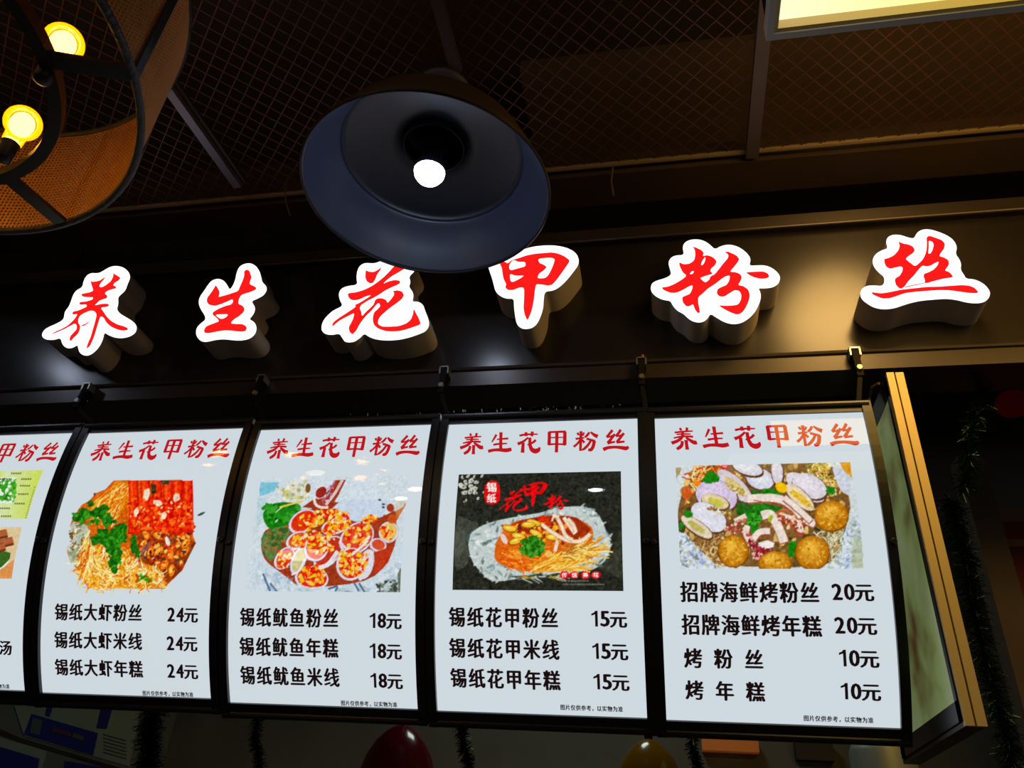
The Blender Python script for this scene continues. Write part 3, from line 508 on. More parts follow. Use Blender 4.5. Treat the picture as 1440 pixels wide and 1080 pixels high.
#PICTURES
def pic1():
    p = Paint(1, .045, .59, .175, .56, (85, 660), 6.0, BG)
    body = [(450,95),(1030,90),(1085,140),(1125,380),(1120,560),(1145,620),(1030,850),(905,970),(890,1005),(240,1000),(200,950),(150,840),(90,790),(60,700),(60,650),(130,600),(80,480),(110,400),(180,300),(250,260),(300,200),(380,170)]
    p.poly(body, (196, 98, 26))
    p.poly([(60,660),(130,600),(80,480),(110,440),(230,470),(260,600),(180,760),(150,840),(90,790)], (190, 196, 176)); p.poly([(70,700),(130,640),(170,640),(130,760),(100,780)], (160, 175, 140))
    p.specks([(80,480),(230,470),(260,600),(150,800),(70,700)], 60, 18, [(216,218,206),(150,140,110),(170,130,60),(120,90,50)])
    up_ = [(470,100),(640,100),(560,330),(430,400),(350,320),(250,330)]
    p.poly(up_, (214, 128, 30)); p.noodles(up_, 90, [(236,206,110),(222,170,60),(206,92,20),(246,226,160),(226,120,30)], 150, 11, 2.25, .06)
    p.poly([(1030,560),(1145,620),(1030,850),(905,970),(850,850),(640,760),(600,520),(1100,500)], (134, 62, 24))
    low = [(160,700),(280,640),(500,640),(640,780),(850,830),(890,1000),(240,1000),(150,840)]
    p.poly(low, (222, 150, 46)); p.noodles(low, 330, [(240,206,96),(250,230,160),(226,160,50),(206,92,26),(236,190,70),(246,240,200)], 110, 9, None, .7)
    for k in range(7): p.arc(300+k*95+rng.normal()*25, 800+rng.normal()*70, 55, 0, 5, 8, (248, 230, 160), .8)
    p.noodles([(170,560),(260,480),(300,640),(260,900),(200,900)], 50, [(240,200,90),(210,110,30),(250,230,160)], 130, 10, 1.75, .1)
    for k, x in enumerate((615, 715, 815, 905, 990, 1075)):
        p.line([(x, 95), (x+6, 250), (x+5, 420), (x, 545)], 84, (190, 30, 10)); p.line([(x-4, 95), (x, 250), (x, 420), (x-4, 530)], 58, (224, 56, 16)); p.line([(x-12, 100), (x-10, 280), (x-12, 400)], 20, (236, 92, 34))
    p.specks([(580,250),(1110,250),(1120,560),(600,540)], 240, 20, [(226,60,16),(206,36,8),(240,110,40),(190,24,8)])
    p.specks([(600,240),(1110,240),(1110,480),(580,500)], 44, 12, [(246,196,130),(240,160,80),(244,206,150),(236,130,60)])
    for x, y, a, b in ((730,215,26,55),(820,285,40,24),(980,240,26,34),(640,360,18,40),(875,390,22,30)): p.ell(x, y, a, b, .2, (246, 226, 200), 1, 12, .12)
    p.poly([(765,120),(810,130),(812,200),(770,210)], (70, 52, 30)); p.poly([(850,95),(925,95),(920,130),(850,125)], (80, 60, 40))
    for x, y, a in ((730,560,.9),(830,560,.4),(700,640,2),(830,690,2.3),(760,700,1.9),(1050,690,2.2),(880,800,2.2),(1020,600,2.3),(940,850,1.7),(1060,620,2.2),(930,720,1.6)):
        p.ell(x, y, 62, 36, a, (150, 60, 20)); p.ell(x, y, 52, 27, a, (226, 130, 36)); p.ell(x-6, y-8, 30, 13, a, (244, 190, 80), 1, 10, .15)
    p.specks([(640,520),(1100,540),(1020,860),(880,850),(650,720)], 130, 16, [(120,40,30),(220,90,24),(70,50,50),(240,180,90),(160,50,20),(200,60,20)])
    p.ell(905, 605, 18, 42, -.3, (244,236,226)); p.ell(720, 660, 60, 20, 2.3, (140, 90, 84))
    for x, y, a, b, an in ((160,410,55,44,0),(215,370,60,40,.4),(255,290,30,30,0),(330,370,60,52,.3),(390,420,50,56,.2),(370,330,40,34,0),(300,600,50,40,0),(350,560,56,48,.5),(400,610,60,52,0),(470,530,60,56,0),(520,500,44,56,.4),(520,580,50,48,0),(440,660,66,56,0),(480,710,46,46,0),(450,780,46,60,0),(455,835,34,40,0),(622,625,32,82,0),(650,700,26,44,-.3)):
        p.ell(x, y, a, b, an, (30, 98, 16), 1, 16, .14)
    p.specks([(120,380),(380,330),(560,520),(500,800),(430,860),(380,640),(270,620),(380,480),(130,460)], 110, 20, [(44,128,24),(20,84,12),(64,146,40),(34,110,20)])
    p.ell(1190, 375, 36, 10, -.45, (84, 96, 88)); p.ell(290, 210, 9, 12, 0, (90, 40, 60)); p.specks([(640,890),(770,890),(770,950),(650,940)], 22, 16, [(70,150,20),(40,110,10),(180,60,20)])
    p.noise(16, 5); p.noise(10, 2)
    return p
def pic2():
    p = Paint(2, .05, .55, .182, .541, (355, 660), 6.0, (214, 224, 230)); p.msk[:] = True
    p.poly([(60,110),(230,110),(180,190),(60,230)], (134, 196, 214)); p.poly([(40,250),(110,240),(90,420),(40,520)], (190, 214, 218))
    p.specks([(200,140),(460,100),(480,260),(300,300),(180,260)], 90, 20, [(226,224,206),(196,200,160),(240,236,220),(170,170,130),(214,206,120)])
    bowl = [(80,560),(120,500),(320,420),(520,320),(700,260),(900,330),(1100,400),(1230,330),(1210,480),(1220,600),(1140,800),(1000,930),(760,980),(400,1000),(250,880),(120,790),(70,680)]
    p.poly(bowl, (150, 62, 36), 1, 1); p.poly([(650,350),(760,250),(1150,260),(1100,400),(900,450),(740,400)], (206, 218, 232)); p.poly([(760,90),(1020,90),(1080,250),(800,260)], (216, 226, 234))
    p.poly([(700,90),(790,90),(720,230),(650,340),(520,330),(420,320),(520,250),(640,220)], (150, 62, 40)); p.line([(760,90),(700,200),(620,300)], 24, (226, 200, 196)); p.line([(700,95),(650,180),(590,270)], 14, (180, 120, 140))
    p.ell(575, 195, 62, 48, -.8, (226, 228, 236)); p.ell(580, 195, 55, 40, -.8, (146, 44, 34)); p.specks([(640,130),(690,140),(640,300),(590,290)], 40, 9, [(90,30,60),(230,200,210),(160,80,110)])
    p.line([(520,240),(530,300),(580,325),(640,320)], 22, (240, 226, 216)); p.ell(470, 160, 22, 40, .1, (120, 84, 50))
    p.poly([(190,270),(420,290),(400,370),(330,430),(300,470),(150,520),(90,430),(90,350)], (26, 116, 22), 1, 2); p.poly([(70,560),(160,500),(310,470),(320,560),(220,640),(190,740),(150,790),(80,680)], (92, 124, 72), 1, 1)
    p.specks([(90,300),(420,290),(330,430),(150,480)], 60, 26, [(20,90,12),(40,140,30),(30,120,26),(60,150,50)]); p.specks([(90,560),(300,480),(240,640),(110,720)], 70, 24, [(70,110,50),(110,130,80),(140,110,60),(60,90,40)])
    p.line([(195,365),(260,310),(330,290)], 8, (220, 226, 190)); p.line([(195,445),(215,425)], 14, (190, 220, 200)); p.line([(230,320),(420,270)], 14, (220, 200, 100))
    def clam(cx, cy, rx, ry, an, fill=(206, 56, 26), sh=(226, 222, 232)):
        p.ell(cx, cy, rx+16, ry+14, an, (110, 60, 70), .55, 20); p.ell(cx, cy, rx+13, ry+11, an, sh, 1, 20); p.ell(cx+4, cy-4, rx-4, ry-4, an, fill, 1, 20)
    clam(425, 440, 118, 78, -.6); clam(380, 600, 90, 60, -.5, (210, 90, 50)); clam(640, 700, 150, 86, -.9, (180, 56, 40)); clam(270, 750, 95, 60, -.9, (190, 70, 40)); clam(390, 770, 110, 50, -1.2, (206, 200, 150)); clam(540, 660, 90, 110, .4, (200, 62, 36))
    clam(880, 580, 150, 110, -.7, (206, 76, 54)); clam(1150, 530, 70, 80, .3, (226, 196, 120)); clam(830, 800, 110, 130, .2, (196, 50, 26)); clam(960, 800, 50, 120, .25, (226, 222, 226)); clam(500, 920, 130, 90, .1, (206, 48, 20)); clam(700, 480, 110, 56, -.3, (206, 46, 20)); clam(1060, 640, 60, 48, .3, (200, 84, 56))
    p.poly([(1030,700),(1200,640),(1140,800),(1030,890)], (176, 60, 34)); p.poly([(600,340),(720,330),(740,400),(650,420),(560,400)], (206, 40, 16))
    for reg, n in (([(390,400),(600,340),(620,420),(480,520),(400,480)], 70), ([(450,540),(700,490),(680,700),(480,700)], 120), ([(620,330),(820,370),(830,470),(700,540),(640,480)], 90), ([(760,480),(1000,480),(960,640),(800,660)], 80), ([(720,690),(860,700),(880,900),(760,900)], 100), ([(220,690),(340,700),(300,830),(220,830)], 45), ([(400,820),(600,800),(600,960),(400,980)], 90), ([(1080,480),(1180,490),(1170,600),(1090,590)], 40), ([(850,720),(1000,700),(950,900),(880,900)], 50), ([(330,560),(450,560),(430,650),(340,640)], 40), ([(930,400),(1080,390),(1050,450),(920,460)], 30)):
        p.specks(reg, n, 17, [(236,176,50),(246,206,110),(220,70,26),(250,226,170),(206,36,16),(240,150,60),(226,190,40)])
    p.line([(560,830),(640,810),(720,690)], 34, (232, 230, 234)); p.line([(900,930),(980,860),(1010,690)], 36, (226, 224, 230)); p.line([(750,640),(730,600),(800,680)], 20, (232, 226, 230)); p.line([(330,890),(400,860),(440,760)], 16, (240, 236, 236)); p.line([(990,560),(940,640),(840,720)], 22, (236, 226, 220))
    p.line([(1130,370),(1180,350),(1190,310),(1160,280)], 10, (236, 232, 226)); p.poly([(1210,350),(1310,270),(1210,450)], (190, 120, 70)); p.ell(1240, 300, 50, 34, -.7, (210, 206, 196)); p.ell(1165, 325, 32, 36, 0, (150, 60, 34)); p.ell(1180, 420, 40, 40, 0, (186, 84, 40))
    for x, y in ((1105,295),(1105,320),(1075,258)): p.ell(x, y, 14, 8, .2, (50, 60, 76))
    p.poly([(0,700),(60,740),(250,880),(400,1000),(760,980),(1000,930),(1140,800),(1260,620),(1400,600),(1400,1080),(0,1080)], (208, 220, 228), 1, 1)
    p.specks([(60,830),(260,900),(420,1010),(1000,980),(1230,760),(1250,1040),(90,1040)], 110, 30, [(226,234,240),(186,202,216),(180,192,190),(236,240,244),(150,176,200)], .55, .35)
    for q in ([(640,1010),(730,980),(700,1030)], [(860,960),(900,1030)], [(90,880),(150,1030)], [(150,960),(210,1035)], [(900,960),(950,1040)], [(780,1035),(850,1040)]): p.line(q, 16, (84, 110, 140))
    p.specks([(1040,960),(1200,930),(1230,1040),(1060,1040)], 70, 18, [(90,96,86),(60,66,60),(190,206,210),(130,140,120)]); p.poly([(1225,880),(1262,820),(1262,1042),(1235,1042)], (110, 116, 96))
    p.noise(7, 5); p.noise(6, 2)
    return p
def pic3():
    p = Paint(3, .051, .549, .181, .531, (630, 655), 5.647, (38, 40, 33)); p.msk[:] = True
    p.poly([(60,380),(160,430),(260,460),(200,560),(160,800),(40,840)], (78, 82, 72), .7, 1); p.poly([(60,480),(150,520),(120,700),(45,720)], (104, 108, 98), .35, 1)
    p.poly([(1290,700),(1380,500),(1390,900),(1200,820)], (60, 62, 50), .7)
    foil = [(180,530),(300,460),(430,425),(600,395),(760,370),(820,335),(950,325),(1060,318),(1160,350),(1225,430),(1260,540),(1300,630),(1260,740),(1180,820),(1050,840),(900,870),(740,890),(560,895),(420,920),(330,915),(250,830),(190,760),(160,640),(170,580)]
    p.poly([(150,600),(150,540),(300,450),(700,370),(1100,330),(1270,500),(1300,650),(1250,790),(1000,850),(500,910),(240,850)], (70, 100, 106), .8, 1)
    p.poly(foil, (198, 208, 206), 1, 1)
    p.specks(foil, 330, 26, [(226,232,230),(164,180,180),(240,242,238),(120,140,136),(206,214,206),(90,110,100)], .75, .35)
    p.poly([(480,880),(900,850),(940,900),(640,905)], (60, 66, 50)); p.noodles([(500,880),(900,860),(880,900),(560,900)], 30, [(206,214,206),(40,44,34),(170,150,70)], 90, 7, 0, .05)
    br = [(370,640),(420,530),(520,440),(650,420),(800,390),(900,400),(1000,400),(1090,450),(1160,500),(1140,640),(1050,760),(960,840),(620,850),(430,790),(370,750)]
    p.poly(br, (206, 104, 34), 1, 1)
    p.poly([(520,440),(800,390),(1010,400),(1100,470),(1150,520),(1000,600),(700,560),(540,510)], (150, 52, 22), 1, 1)
    p.noodles([(400,640),(700,640),(760,760),(620,820),(420,780)], 90, [(226,120,40),(240,160,60),(206,80,20),(236,190,90)], 120, 8, .25, .1)
    p.noodles([(620,800),(760,780),(1140,640),(1100,720),(960,830),(640,850)], 110, [(240,206,96),(226,170,60),(214,130,40),(250,226,140)], 200, 10, -.35, .05)
    p.noodles([(880,640),(1130,620),(1080,700),(900,740)], 70, [(236,210,120),(200,150,60),(250,230,160),(170,100,40)], 100, 8, -.2, .2)
    p.specks([(420,480),(800,420),(1000,500),(900,620),(560,600)], 150, 22, [(226,170,50),(240,200,80),(190,60,20),(150,40,20),(236,150,60),(110,40,20)])
    for x, y, a in ((560,560,.2),(540,600,-.3),(700,540,.5),(490,500,.2),(680,455,.3),(640,470,0),(830,570,.1)):
        p.ell(x, y, 62, 28, a, (150, 90, 20)); p.ell(x, y-3, 54, 22, a, (232, 190, 66)); p.ell(x-8, y-8, 28, 8, a, (250, 226, 130))
    p.poly([(700,410),(760,390),(810,420),(790,450),(730,450)], (196, 50, 20)); p.ell(445, 580, 22, 46, -.5, (236, 216, 210))
    for q in ([(745,465),(800,510),(880,560)], [(880,560),(960,600),(1060,605),(1130,540)], [(920,410),(960,470),(1010,540)], [(860,400),(900,470),(930,560),(990,590)], [(830,400),(850,395),(880,410)], [(870,590),(850,680)], [(950,420),(1000,470),(1015,530)]):
        p.line(q, 34, (190, 130, 90)); p.line(q, 26, (244, 226, 204))
    p.line([(825,440),(840,395),(870,395)], 14, (240, 216, 190)); p.ell(800, 700, 30, 24, 0, (236, 190, 110))
    for x, y, a, b in ((640,610,70,34),(700,620,60,34),(620,660,64,36),(690,680,64,36),(670,580,50,28),(730,650,36,40),(660,710,40,24)): p.ell(x, y, a, b, 0, (40, 110, 24), 1, 14, .15)
    p.specks([(570,600),(750,590),(760,680),(680,730),(580,680)], 60, 20, [(60,140,40),(28,90,16),(80,150,50)])
    p.poly([(300,140),(345,115),(390,125),(412,160),(416,230),(405,290),(360,312),(310,300),(290,270),(288,190)], (204, 24, 26), 1, 1)
    p.text('锡', 347, 172, 80, (248, 240, 236)); p.text('纸', 346, 258, 76, (248, 240, 236))
    p.glyphs(['hua', 'jia', 'fen'], [(522, 275, 230), (694, 230, 205), (858, 287, 200)], (214, 22, 26))
    for x, c_ in ((925, '传'), (1005, '统'), (1092, '美'), (1176, '味')):
        p.ell(x, 868, 38, 30, 0, (204, 26, 30), 1, 12, .06); p.text(c_, x, 868, 44, (250, 236, 230))
    for y, x1 in ((915, 1115), (942, 1250)):
        x = 908
        while x < x1-10: l_ = 5+rng.random()*9; p.line([(x, y+rng.normal()*1.5), (x+l_, y)], 9, (150, 150, 138), .8); x += l_+4
    for x, y, r_ in [(115,95,18),(160,85,20),(208,88,16),(270,82,16),(105,155,24),(140,130,22),(185,120,26),(225,130,20),(120,165,30),(185,165,26),(215,182,24),(135,215,26),(175,205,28),(215,215,24),(280,210,10),(145,272,13),(240,262,14),(130,288,8)]:
        p.ell(x, y, r_*.9, r_*.65, rng.random()*3, (206, 206, 196), 1, 9, .2); p.ell(x+4, y+2, r_*.35, r_*.25, 0, (120, 120, 104))
    p.noise(9, 5); p.noise(6, 2)
    return p
def pic4():
    p = Paint(4, .054, .541, .165, .467, (940, 640), 5.053, (216, 222, 222)); p.msk[:] = True
    bowl = [(60,420),(100,250),(170,110),(260,75),(430,70),(900,60),(1150,50),(1220,200),(1300,330),(1260,500),(1230,680),(1100,800),(360,790),(210,670),(130,560),(70,500)]
    p.poly(bowl, (120, 88, 48), 1, 1); p.poly([(50,90),(95,90),(80,130),(55,170)], (170, 150, 110))
    p.specks(bowl, 260, 26, [(170,130,70),(90,70,40),(200,170,110),(70,60,36),(220,190,120),(150,90,50)])
    p.noodles([(180,90),(440,80),(360,200),(180,300),(110,290)], 80, [(226,140,50),(236,190,100),(170,60,30),(246,220,160),(200,70,30)], 70, 10)
    p.noodles([(950,70),(1150,60),(1220,300),(1060,230)], 80, [(236,196,100),(246,220,150),(200,150,70),(120,150,60),(250,236,190)], 70, 9)
    p.poly([(1210,45),(1290,45),(1300,160),(1240,110)], (206, 150, 50)); p.poly([(1160,80),(1250,100),(1300,230),(1290,290),(1220,260),(1170,130)], (212, 214, 226), 1, 1)
    p.noodles([(200,600),(400,560),(420,780),(260,740)], 90, [(190,160,110),(150,110,60),(220,200,150),(120,80,40)], 80, 9)
    p.noodles([(1060,540),(1240,530),(1200,740),(1120,700)], 80, [(200,196,160),(160,150,110),(226,220,190),(120,110,70)], 80, 9)
    p.ell(400, 85, 30, 18, 0, (190, 40, 60)); p.ell(400, 80, 18, 9, 0, (236, 150, 150)); p.ell(210, 205, 40, 22, .4, (226, 130, 30)); p.ell(130,270,34,50,0,(190,90,40))
    p.poly([(480,300),(700,200),(860,330),(780,400),(600,480),(480,440)], (40, 96, 30), 1, 1)
    def cl(cx, cy, rx, ry, an, c1=(226, 220, 230), inn=None):
        p.ell(cx+4, cy+8, rx+8, ry+8, an, (96, 62, 40), 1, 22); p.ell(cx, cy, rx, ry, an, c1, 1, 22); p.ell(cx-rx*.1, cy-ry*.2, rx*.7, ry*.6, an, tuple(min(255, c+10) for c in c1), .7, 18)
        if inn: p.ell(cx+6, cy+4, rx*.62, ry*.55, an, inn, 1, 16, .1)
    cl(470, 220, 160, 60, .75, (216, 206, 214), (214, 196, 140)); cl(650, 170, 100, 72, .3, (222, 222, 232)); cl(560,90,110,50,.3,(222,222,228)); cl(340, 290, 150, 110, .3, (214, 200, 224)); cl(330, 330, 100, 50, .3, (222, 206, 170), (200, 196, 90)); cl(285, 440, 140, 88, .6, (224, 224, 234))
    cl(200, 510, 130, 44, .6, (226, 214, 190), (190, 180, 110)); cl(970, 230, 160, 70, .6, (222, 214, 220)); cl(1000, 220, 130, 80, .45, (224, 218, 226)); cl(930, 300, 130, 50, .75, (230, 216, 190), (226, 190, 80)); cl(770,120,40,90,-.1,(222,216,224))
    p.ell(800, 230, 46, 34, .6, (236, 190, 30)); p.specks([(1000,340),(860,260),(900,300),(1040,390)], 30, 12, [(236,196,80),(200,160,60)])
    p.specks([(400,190),(560,260),(540,300),(420,230)], 26, 12, [(200,180,90),(170,150,80),(236,226,190)]); p.specks([(270,370),(490,400),(460,430),(320,410)], 26, 13, [(226,206,140),(160,120,60),(120,110,60)])
    for x, y, a, b in ((300,150,46,34),(280,175,34,28),(330,170,30,30),(140,420,30,28),(90,505,16,30),(600,430,50,44),(590,490,40,48),(640,380,52,22),(720,260,60,26),(610,520,30,36),(880,650,34,44),(875,690,30,40),(1150,250,34,32),(700,380,50,18)): p.ell(x, y, a, b, .3, (34, 120, 24), 1, 14, .14)
    p.specks([(560,400),(660,380),(640,520),(570,510)], 30, 14, [(70,160,50),(24,90,16)])
    for q, w_ in (([(560,310),(700,300),(800,310),(880,360),(950,440)], 56), ([(660,430),(720,410),(760,470),(800,560),(820,620)], 62), ([(600,600),(640,540),(720,540)], 44), ([(560,500),(545,560),(580,620)], 40), ([(780,430),(860,450),(930,500),(940,560)], 50), ([(470,470),(550,430)], 36), ([(960,450),(1040,490)], 56), ([(640,640),(700,620),(745,640)], 34), ([(820,300),(940,400),(1010,470)], 40)):
        p.line([(x+3, y+7) for x, y in q], w_+10, (150, 84, 60)); p.line(q, w_, (238, 224, 214))
    p.poly([(650,640),(690,600),(740,620),(750,660),(640,660)], (246, 238, 234), 1, 1)
    p.specks([(560,560),(640,640),(720,680),(640,760),(580,700)], 60, 15, [(150,40,60),(190,80,90),(120,30,40),(230,180,170)]); p.specks([(760,400),(980,470),(960,580),(840,520)], 50, 14, [(190,100,60),(170,70,50),(236,200,170),(140,60,40)]); p.specks([(380,510),(560,430),(540,560),(440,570)], 40, 15, [(150,70,60),(190,120,90),(236,216,196)])
    p.ell(722, 450, 16, 28, .4, (170, 180, 60)); p.line([(770,400),(860,395)], 8, (170,80,60)); p.line([(600,320),(760,350),(880,400)], 7, (170,80,60))
    for cx, cy, r_, ry in ((1155,430,118,108),(460,680,105,112),(755,765,115,82),(1020,692,120,118)):
        p.ell(cx, cy+5, r_+6, ry+4, 0, (110, 70, 16), 1, 26)
        for k in range(9): f = 1-k*.1; p.ell(cx-k*3, cy-k*5, r_*f, ry*f, 0, tuple(np.array((176,112,22))+np.array((7,9,7))*k), 1, 26)
        for _ in range(60):
            a, q = rng.random()*6.28, rng.random()**.5*.85; p.ell(cx+r_*q*math.cos(a), cy+ry*q*math.sin(a), 5+8*rng.random(), 4+5*rng.random(), a, ((232,196,90) if rng.random() < .6 else (166,106,26)), .7, 8, .2)
    p.poly([(60,540),(120,560),(210,670),(350,790),(360,830),(60,830)], (214, 222, 232), 1, 1); p.poly([(1250,520),(1330,420),(1380,300),(1400,830),(1100,830),(1180,730),(1230,660)], (208, 218, 228), 1, 1)
    p.specks([(70,560),(130,580),(340,800),(80,800)], 80, 20, [(150,166,200),(230,236,242),(190,196,170),(120,130,120)], .8, .35); p.specks([(1250,540),(1330,440),(1370,500),(1340,800),(1150,800)], 90, 20, [(130,160,200),(230,236,242),(190,196,160),(160,170,150)], .8, .35)
    p.poly([(1310,560),(1370,600),(1380,805),(1300,805)], (176, 186, 150), .7)
    p.noise(10, 5); p.noise(7, 2)
    return p
def pic0(parent):
    # pale green nutrition card and photo of sausages over greens, mostly outside the frame
    p = Paint(0, .05, .541, .147, .324, (0, 600), 3.0, (206, 220, 120)); p.msk[:] = True; o = p
    for k in range(12): p.poly([(200-k*14,170),(200-k*14-30,170),(120-k*14,400),(150-k*14,400)], (200+k*2, 216+k*1.5, 96+k*10), .5)
    p.poly([(-400,215),(70,215),(62,322),(-400,322)], (240, 244, 236))
    for x, y, a, b in ((30,270,30,22),(45,240,24,16),(20,300,26,18),(50,300,18,16),(10,250,20,18),(55,270,14,20),(30,230,20,8)): p.ell(x, y, a, b, .4, (60, 150, 40), 1, 10, .2)
    p.specks([(0,220),(68,222),(60,320),(0,320)], 60, 8, [(40,120,20),(110,190,70),(80,170,50),(240,244,236)])
    for y, x0 in ((198,48),(222,90),(250,85),(285,78),(325,62),(345,0),(378,5),(222,0)):
        for k in range(5): p.line([(x0+k*9, y), (x0+k*9+6, y-1)], 6, (70, 80, 40))
    for k in range(16): p.line([(146-k*2.6, 255+k*9), (147-k*2.6, 259+k*9)], 4, (60, 66, 30))
    p.noise(4, 4); q1 = p.build(parent)
    p = Paint(0, .05, .531, .349, .52, (0, 600), 3.0, (226, 206, 170)); p.msk[:] = True
    p.poly([(-300,430),(92,430),(60,560),(50,645),(-300,645)], (222, 200, 160)); p.poly([(-200,500),(46,520),(40,570),(0,600),(-200,640)], (60, 100, 40), 1, 1)
    p.poly([(40,560),(50,545),(10,610),(-60,640),(-60,625),(0,600)], (240, 240, 236), 1, 1); p.poly([(20,590),(60,560),(50,645),(-60,645)], (214, 150, 90))
    for q in ([(-60,470),(30,450)], [(-60,510),(55,482)], [(-80,540),(20,505)]): p.line(q, 36, (110, 56, 34)); p.line([(a, b-4) for a, b in q], 24, (170, 100, 66))
    p.noise(6, 4); p.build(parent)

MENU = {
 0: dict(lines=[('汤', .5035, .541, .762, .046)], foot=.872),
 1: dict(lines=[('锡纸大虾粉丝', .05, .360, .645, .052), ('锡纸大虾米线', .053, .363, .732, .052), ('锡纸大虾年糕', .054, .364, .818, .052)], pr=['24', '24', '24'], pv=[.646, .733, .818], foot=.874),
 2: dict(lines=[('锡纸鱿鱼粉丝', .040, .356, .645, .055), ('锡纸鱿鱼年糕', .040, .356, .732, .055), ('锡纸鱿鱼米线', .041, .357, .818, .055)], pr=['18', '18', '18'], pv=[.646, .733, .819], foot=.873),
 3: dict(lines=[('锡纸花甲粉丝', .044, .360, .634, .055), ('锡纸花甲米线', .044, .361, .721, .055), ('锡纸花甲年糕', .045, .361, .806, .055)], pr=['15', '15', '15'], pv=[.630, .718, .802], foot=.861),
 4: dict(lines=[('招牌海鲜烤粉丝', .054, .415, .556, .054), ('招牌海鲜烤年糕', .054, .415, .643, .054), ('烤粉丝', .056, .259, .731, .052), ('烤年糕', .056, .259, .817, .052)], pr=['20', '20', '10', '10'], pv=[.550, .636, .720, .806], foot=.865)}
LBL = {0: 'curved backlit menu board at far left, cut by the frame, with sausage photo',
       1: 'curved backlit menu board with the big red prawns photo, prices 24',
       2: 'curved backlit menu board with squid and clams in foil photo, prices 18',
       3: 'curved backlit menu board with the black background photo, prices 15',
       4: 'curved backlit menu board with four golden balls photo, prices 20 and 10'}
PICS = {1: pic1, 2: pic2, 3: pic3, 4: pic4}
for i in range(5):
    base = surf(i, .3, LN/2, -.05); th = empty('menu_board', base); tag(th, LBL[i], 'menu board', 'curved menu boards under the fascia')
    band(i, -.024, .624, -.02, LN+.035, -.075, -.004).build('housing', M['blackframe'], th, False)
    band(i, -.026, 0, -.034, LN+.045, -.06, .012).build('side_frame', M['blackframe'], th)
    band(i, .6, .626, -.034, LN+.045, -.06, .012).build('side_frame', M['blackframe'], th)
    t = B(); t.add(*(lambda q: (q.V, q.F))(band(i, 0, .6, -.034, 0, -.06, .006, 4))); t.tube([surf(i, -.02, -.026, .004), surf(i, .62, -.026, .004)], .013, 12)
    t.build('top_frame', M['blackframe'], th)
    t = B(); t.add(*(lambda q: (q.V, q.F))(band(i, 0, .6, LN, LN+.04, -.06, .008, 4))); t.tube([surf(i, -.02, LN+.036, .002), surf(i, .62, LN+.036, .002)], .012, 12)
    t.build('bottom_frame', M['blackframe'], th)
    for u_ in (-.016, .616):
        B().lathe(surf(i, u_, .395, .010), [(.009, 0), (.009, .010), (.006, .013)], 12, (0, -1, -.2)).build('latch', M['blackframe'], th)
    nv = 40; vs = np.linspace(0, LN, nv); V = [surf(i, u_, v) for v in vs for u_ in (0, .6)]
    obj('light_panel', V, [(2*k+2, 2*k+3, 2*k+1, 2*k) for k in range(nv-1)], M['panel'], th)
    V = [surf(i, u_, v, .006) for v in vs for u_ in (0, .6)]
    obj('clear_cover', V, [(2*k+2, 2*k+3, 2*k+1, 2*k) for k in range(nv-1)], M['cover'], th, True)
    heading(i, th)
    md = MENU[i]
    for s, a, b_, vb, h in md['lines']:
        if len(s) == 3:                                  # widely spaced characters, each on its own
            for k, ch in enumerate(s): text_line(i, 'character', ch, a+(b_-a-.043)*k/2, 0, vb, h, 'blackprint', th)
        else: text_line(i, 'menu_line', s, a, b_, vb, h, 'blackprint', th)
    for s, vb in zip(md.get('pr', []), md.get('pv', [])): price(i, s, vb, th)
    text_line(i, 'footnote', '图片仅供参考，以实物为准', .360, .534, md['foot'], .0155, 'blackprint', th, .0125)
    if i == 0: pic0(th)
    else:
        pp = PICS[i](); pp.build(th, mask=(i == 1))

# ------------------------------------------------------------------ hanging brackets between the boards
bx = [float(onY(px, 546, YF-.04)[0]) for px in (122, 365, 622, 903, 1212)]; gx = [(BX[k-1]+.6+BX[k])/2 for k in (1, 2, 3, 4)]+[BX[4]+.612]
bl = ['below the first glowing character', 'below the gap beside the second glowing character', 'below the third glowing character', 'with a small brass bolt above it', 'beside the aluminium edged light box']
for k, x in enumerate(bx):
    zc = zb+.045; th = empty('hanging_bracket', (x, YF, zc)); tag(th, 'black swivel hanging bracket on the fascia lip, '+bl[k], 'bracket', 'brackets holding the menu boards')
    b = B(); y1 = YF-.014; y0_ = YF-.05
    for a0_, a1_ in (((x-.017, y0_, zc-.014), (x-.012, y1, zc+.016)), ((x+.012, y0_, zc-.014), (x+.017, y1, zc+.016)), ((x-.017, y0_, zc+.012), (x+.017, y1, zc+.017))): b.box(a0_, a1_)
    b.build('channel', M['bolt'], th)
    B().box((x-.011, YF-.048, zc-.03), (x+.011, YF-.016, zc+.008)).build('slider', M['armblack'], th)
    b = B(); b.bar((x, YF-.035, zc-.01), (x, YF-.045, zc-.10), .02, .03, (0, 1, 0)); b.bar((x, YF-.045, zc-.09), (gx[k], Y0+.07, BZ[1]+.055), .014, .018, (0, 1, 0)); b.bar((gx[k], Y0+.07, BZ[1]+.06), (gx[k], Y0+.07, BZ[1]+.034), .02, .012, (0, 1, 0))
    b.build('arm', M['armblack'], th)
    B().lathe((x, YF-.062, zc-.07), [(.0, -.004), (.009, -.004), (.011, 0), (.011, .006), (.006, .008), (.006, .02)], 6, (0, 1, 0)).build('bolt', M['bolt'], th)
    if k == 3:
        q = onY(904, 505, YF-.02)
        B().lathe((q[0], q[1], q[2]-.018), [(.004, 0), (.004, .008), (.010, .008), (.010, .014), (.005, .014), (.005, .034)], 10).build('brass_bolt', M['brassbolt'], th)

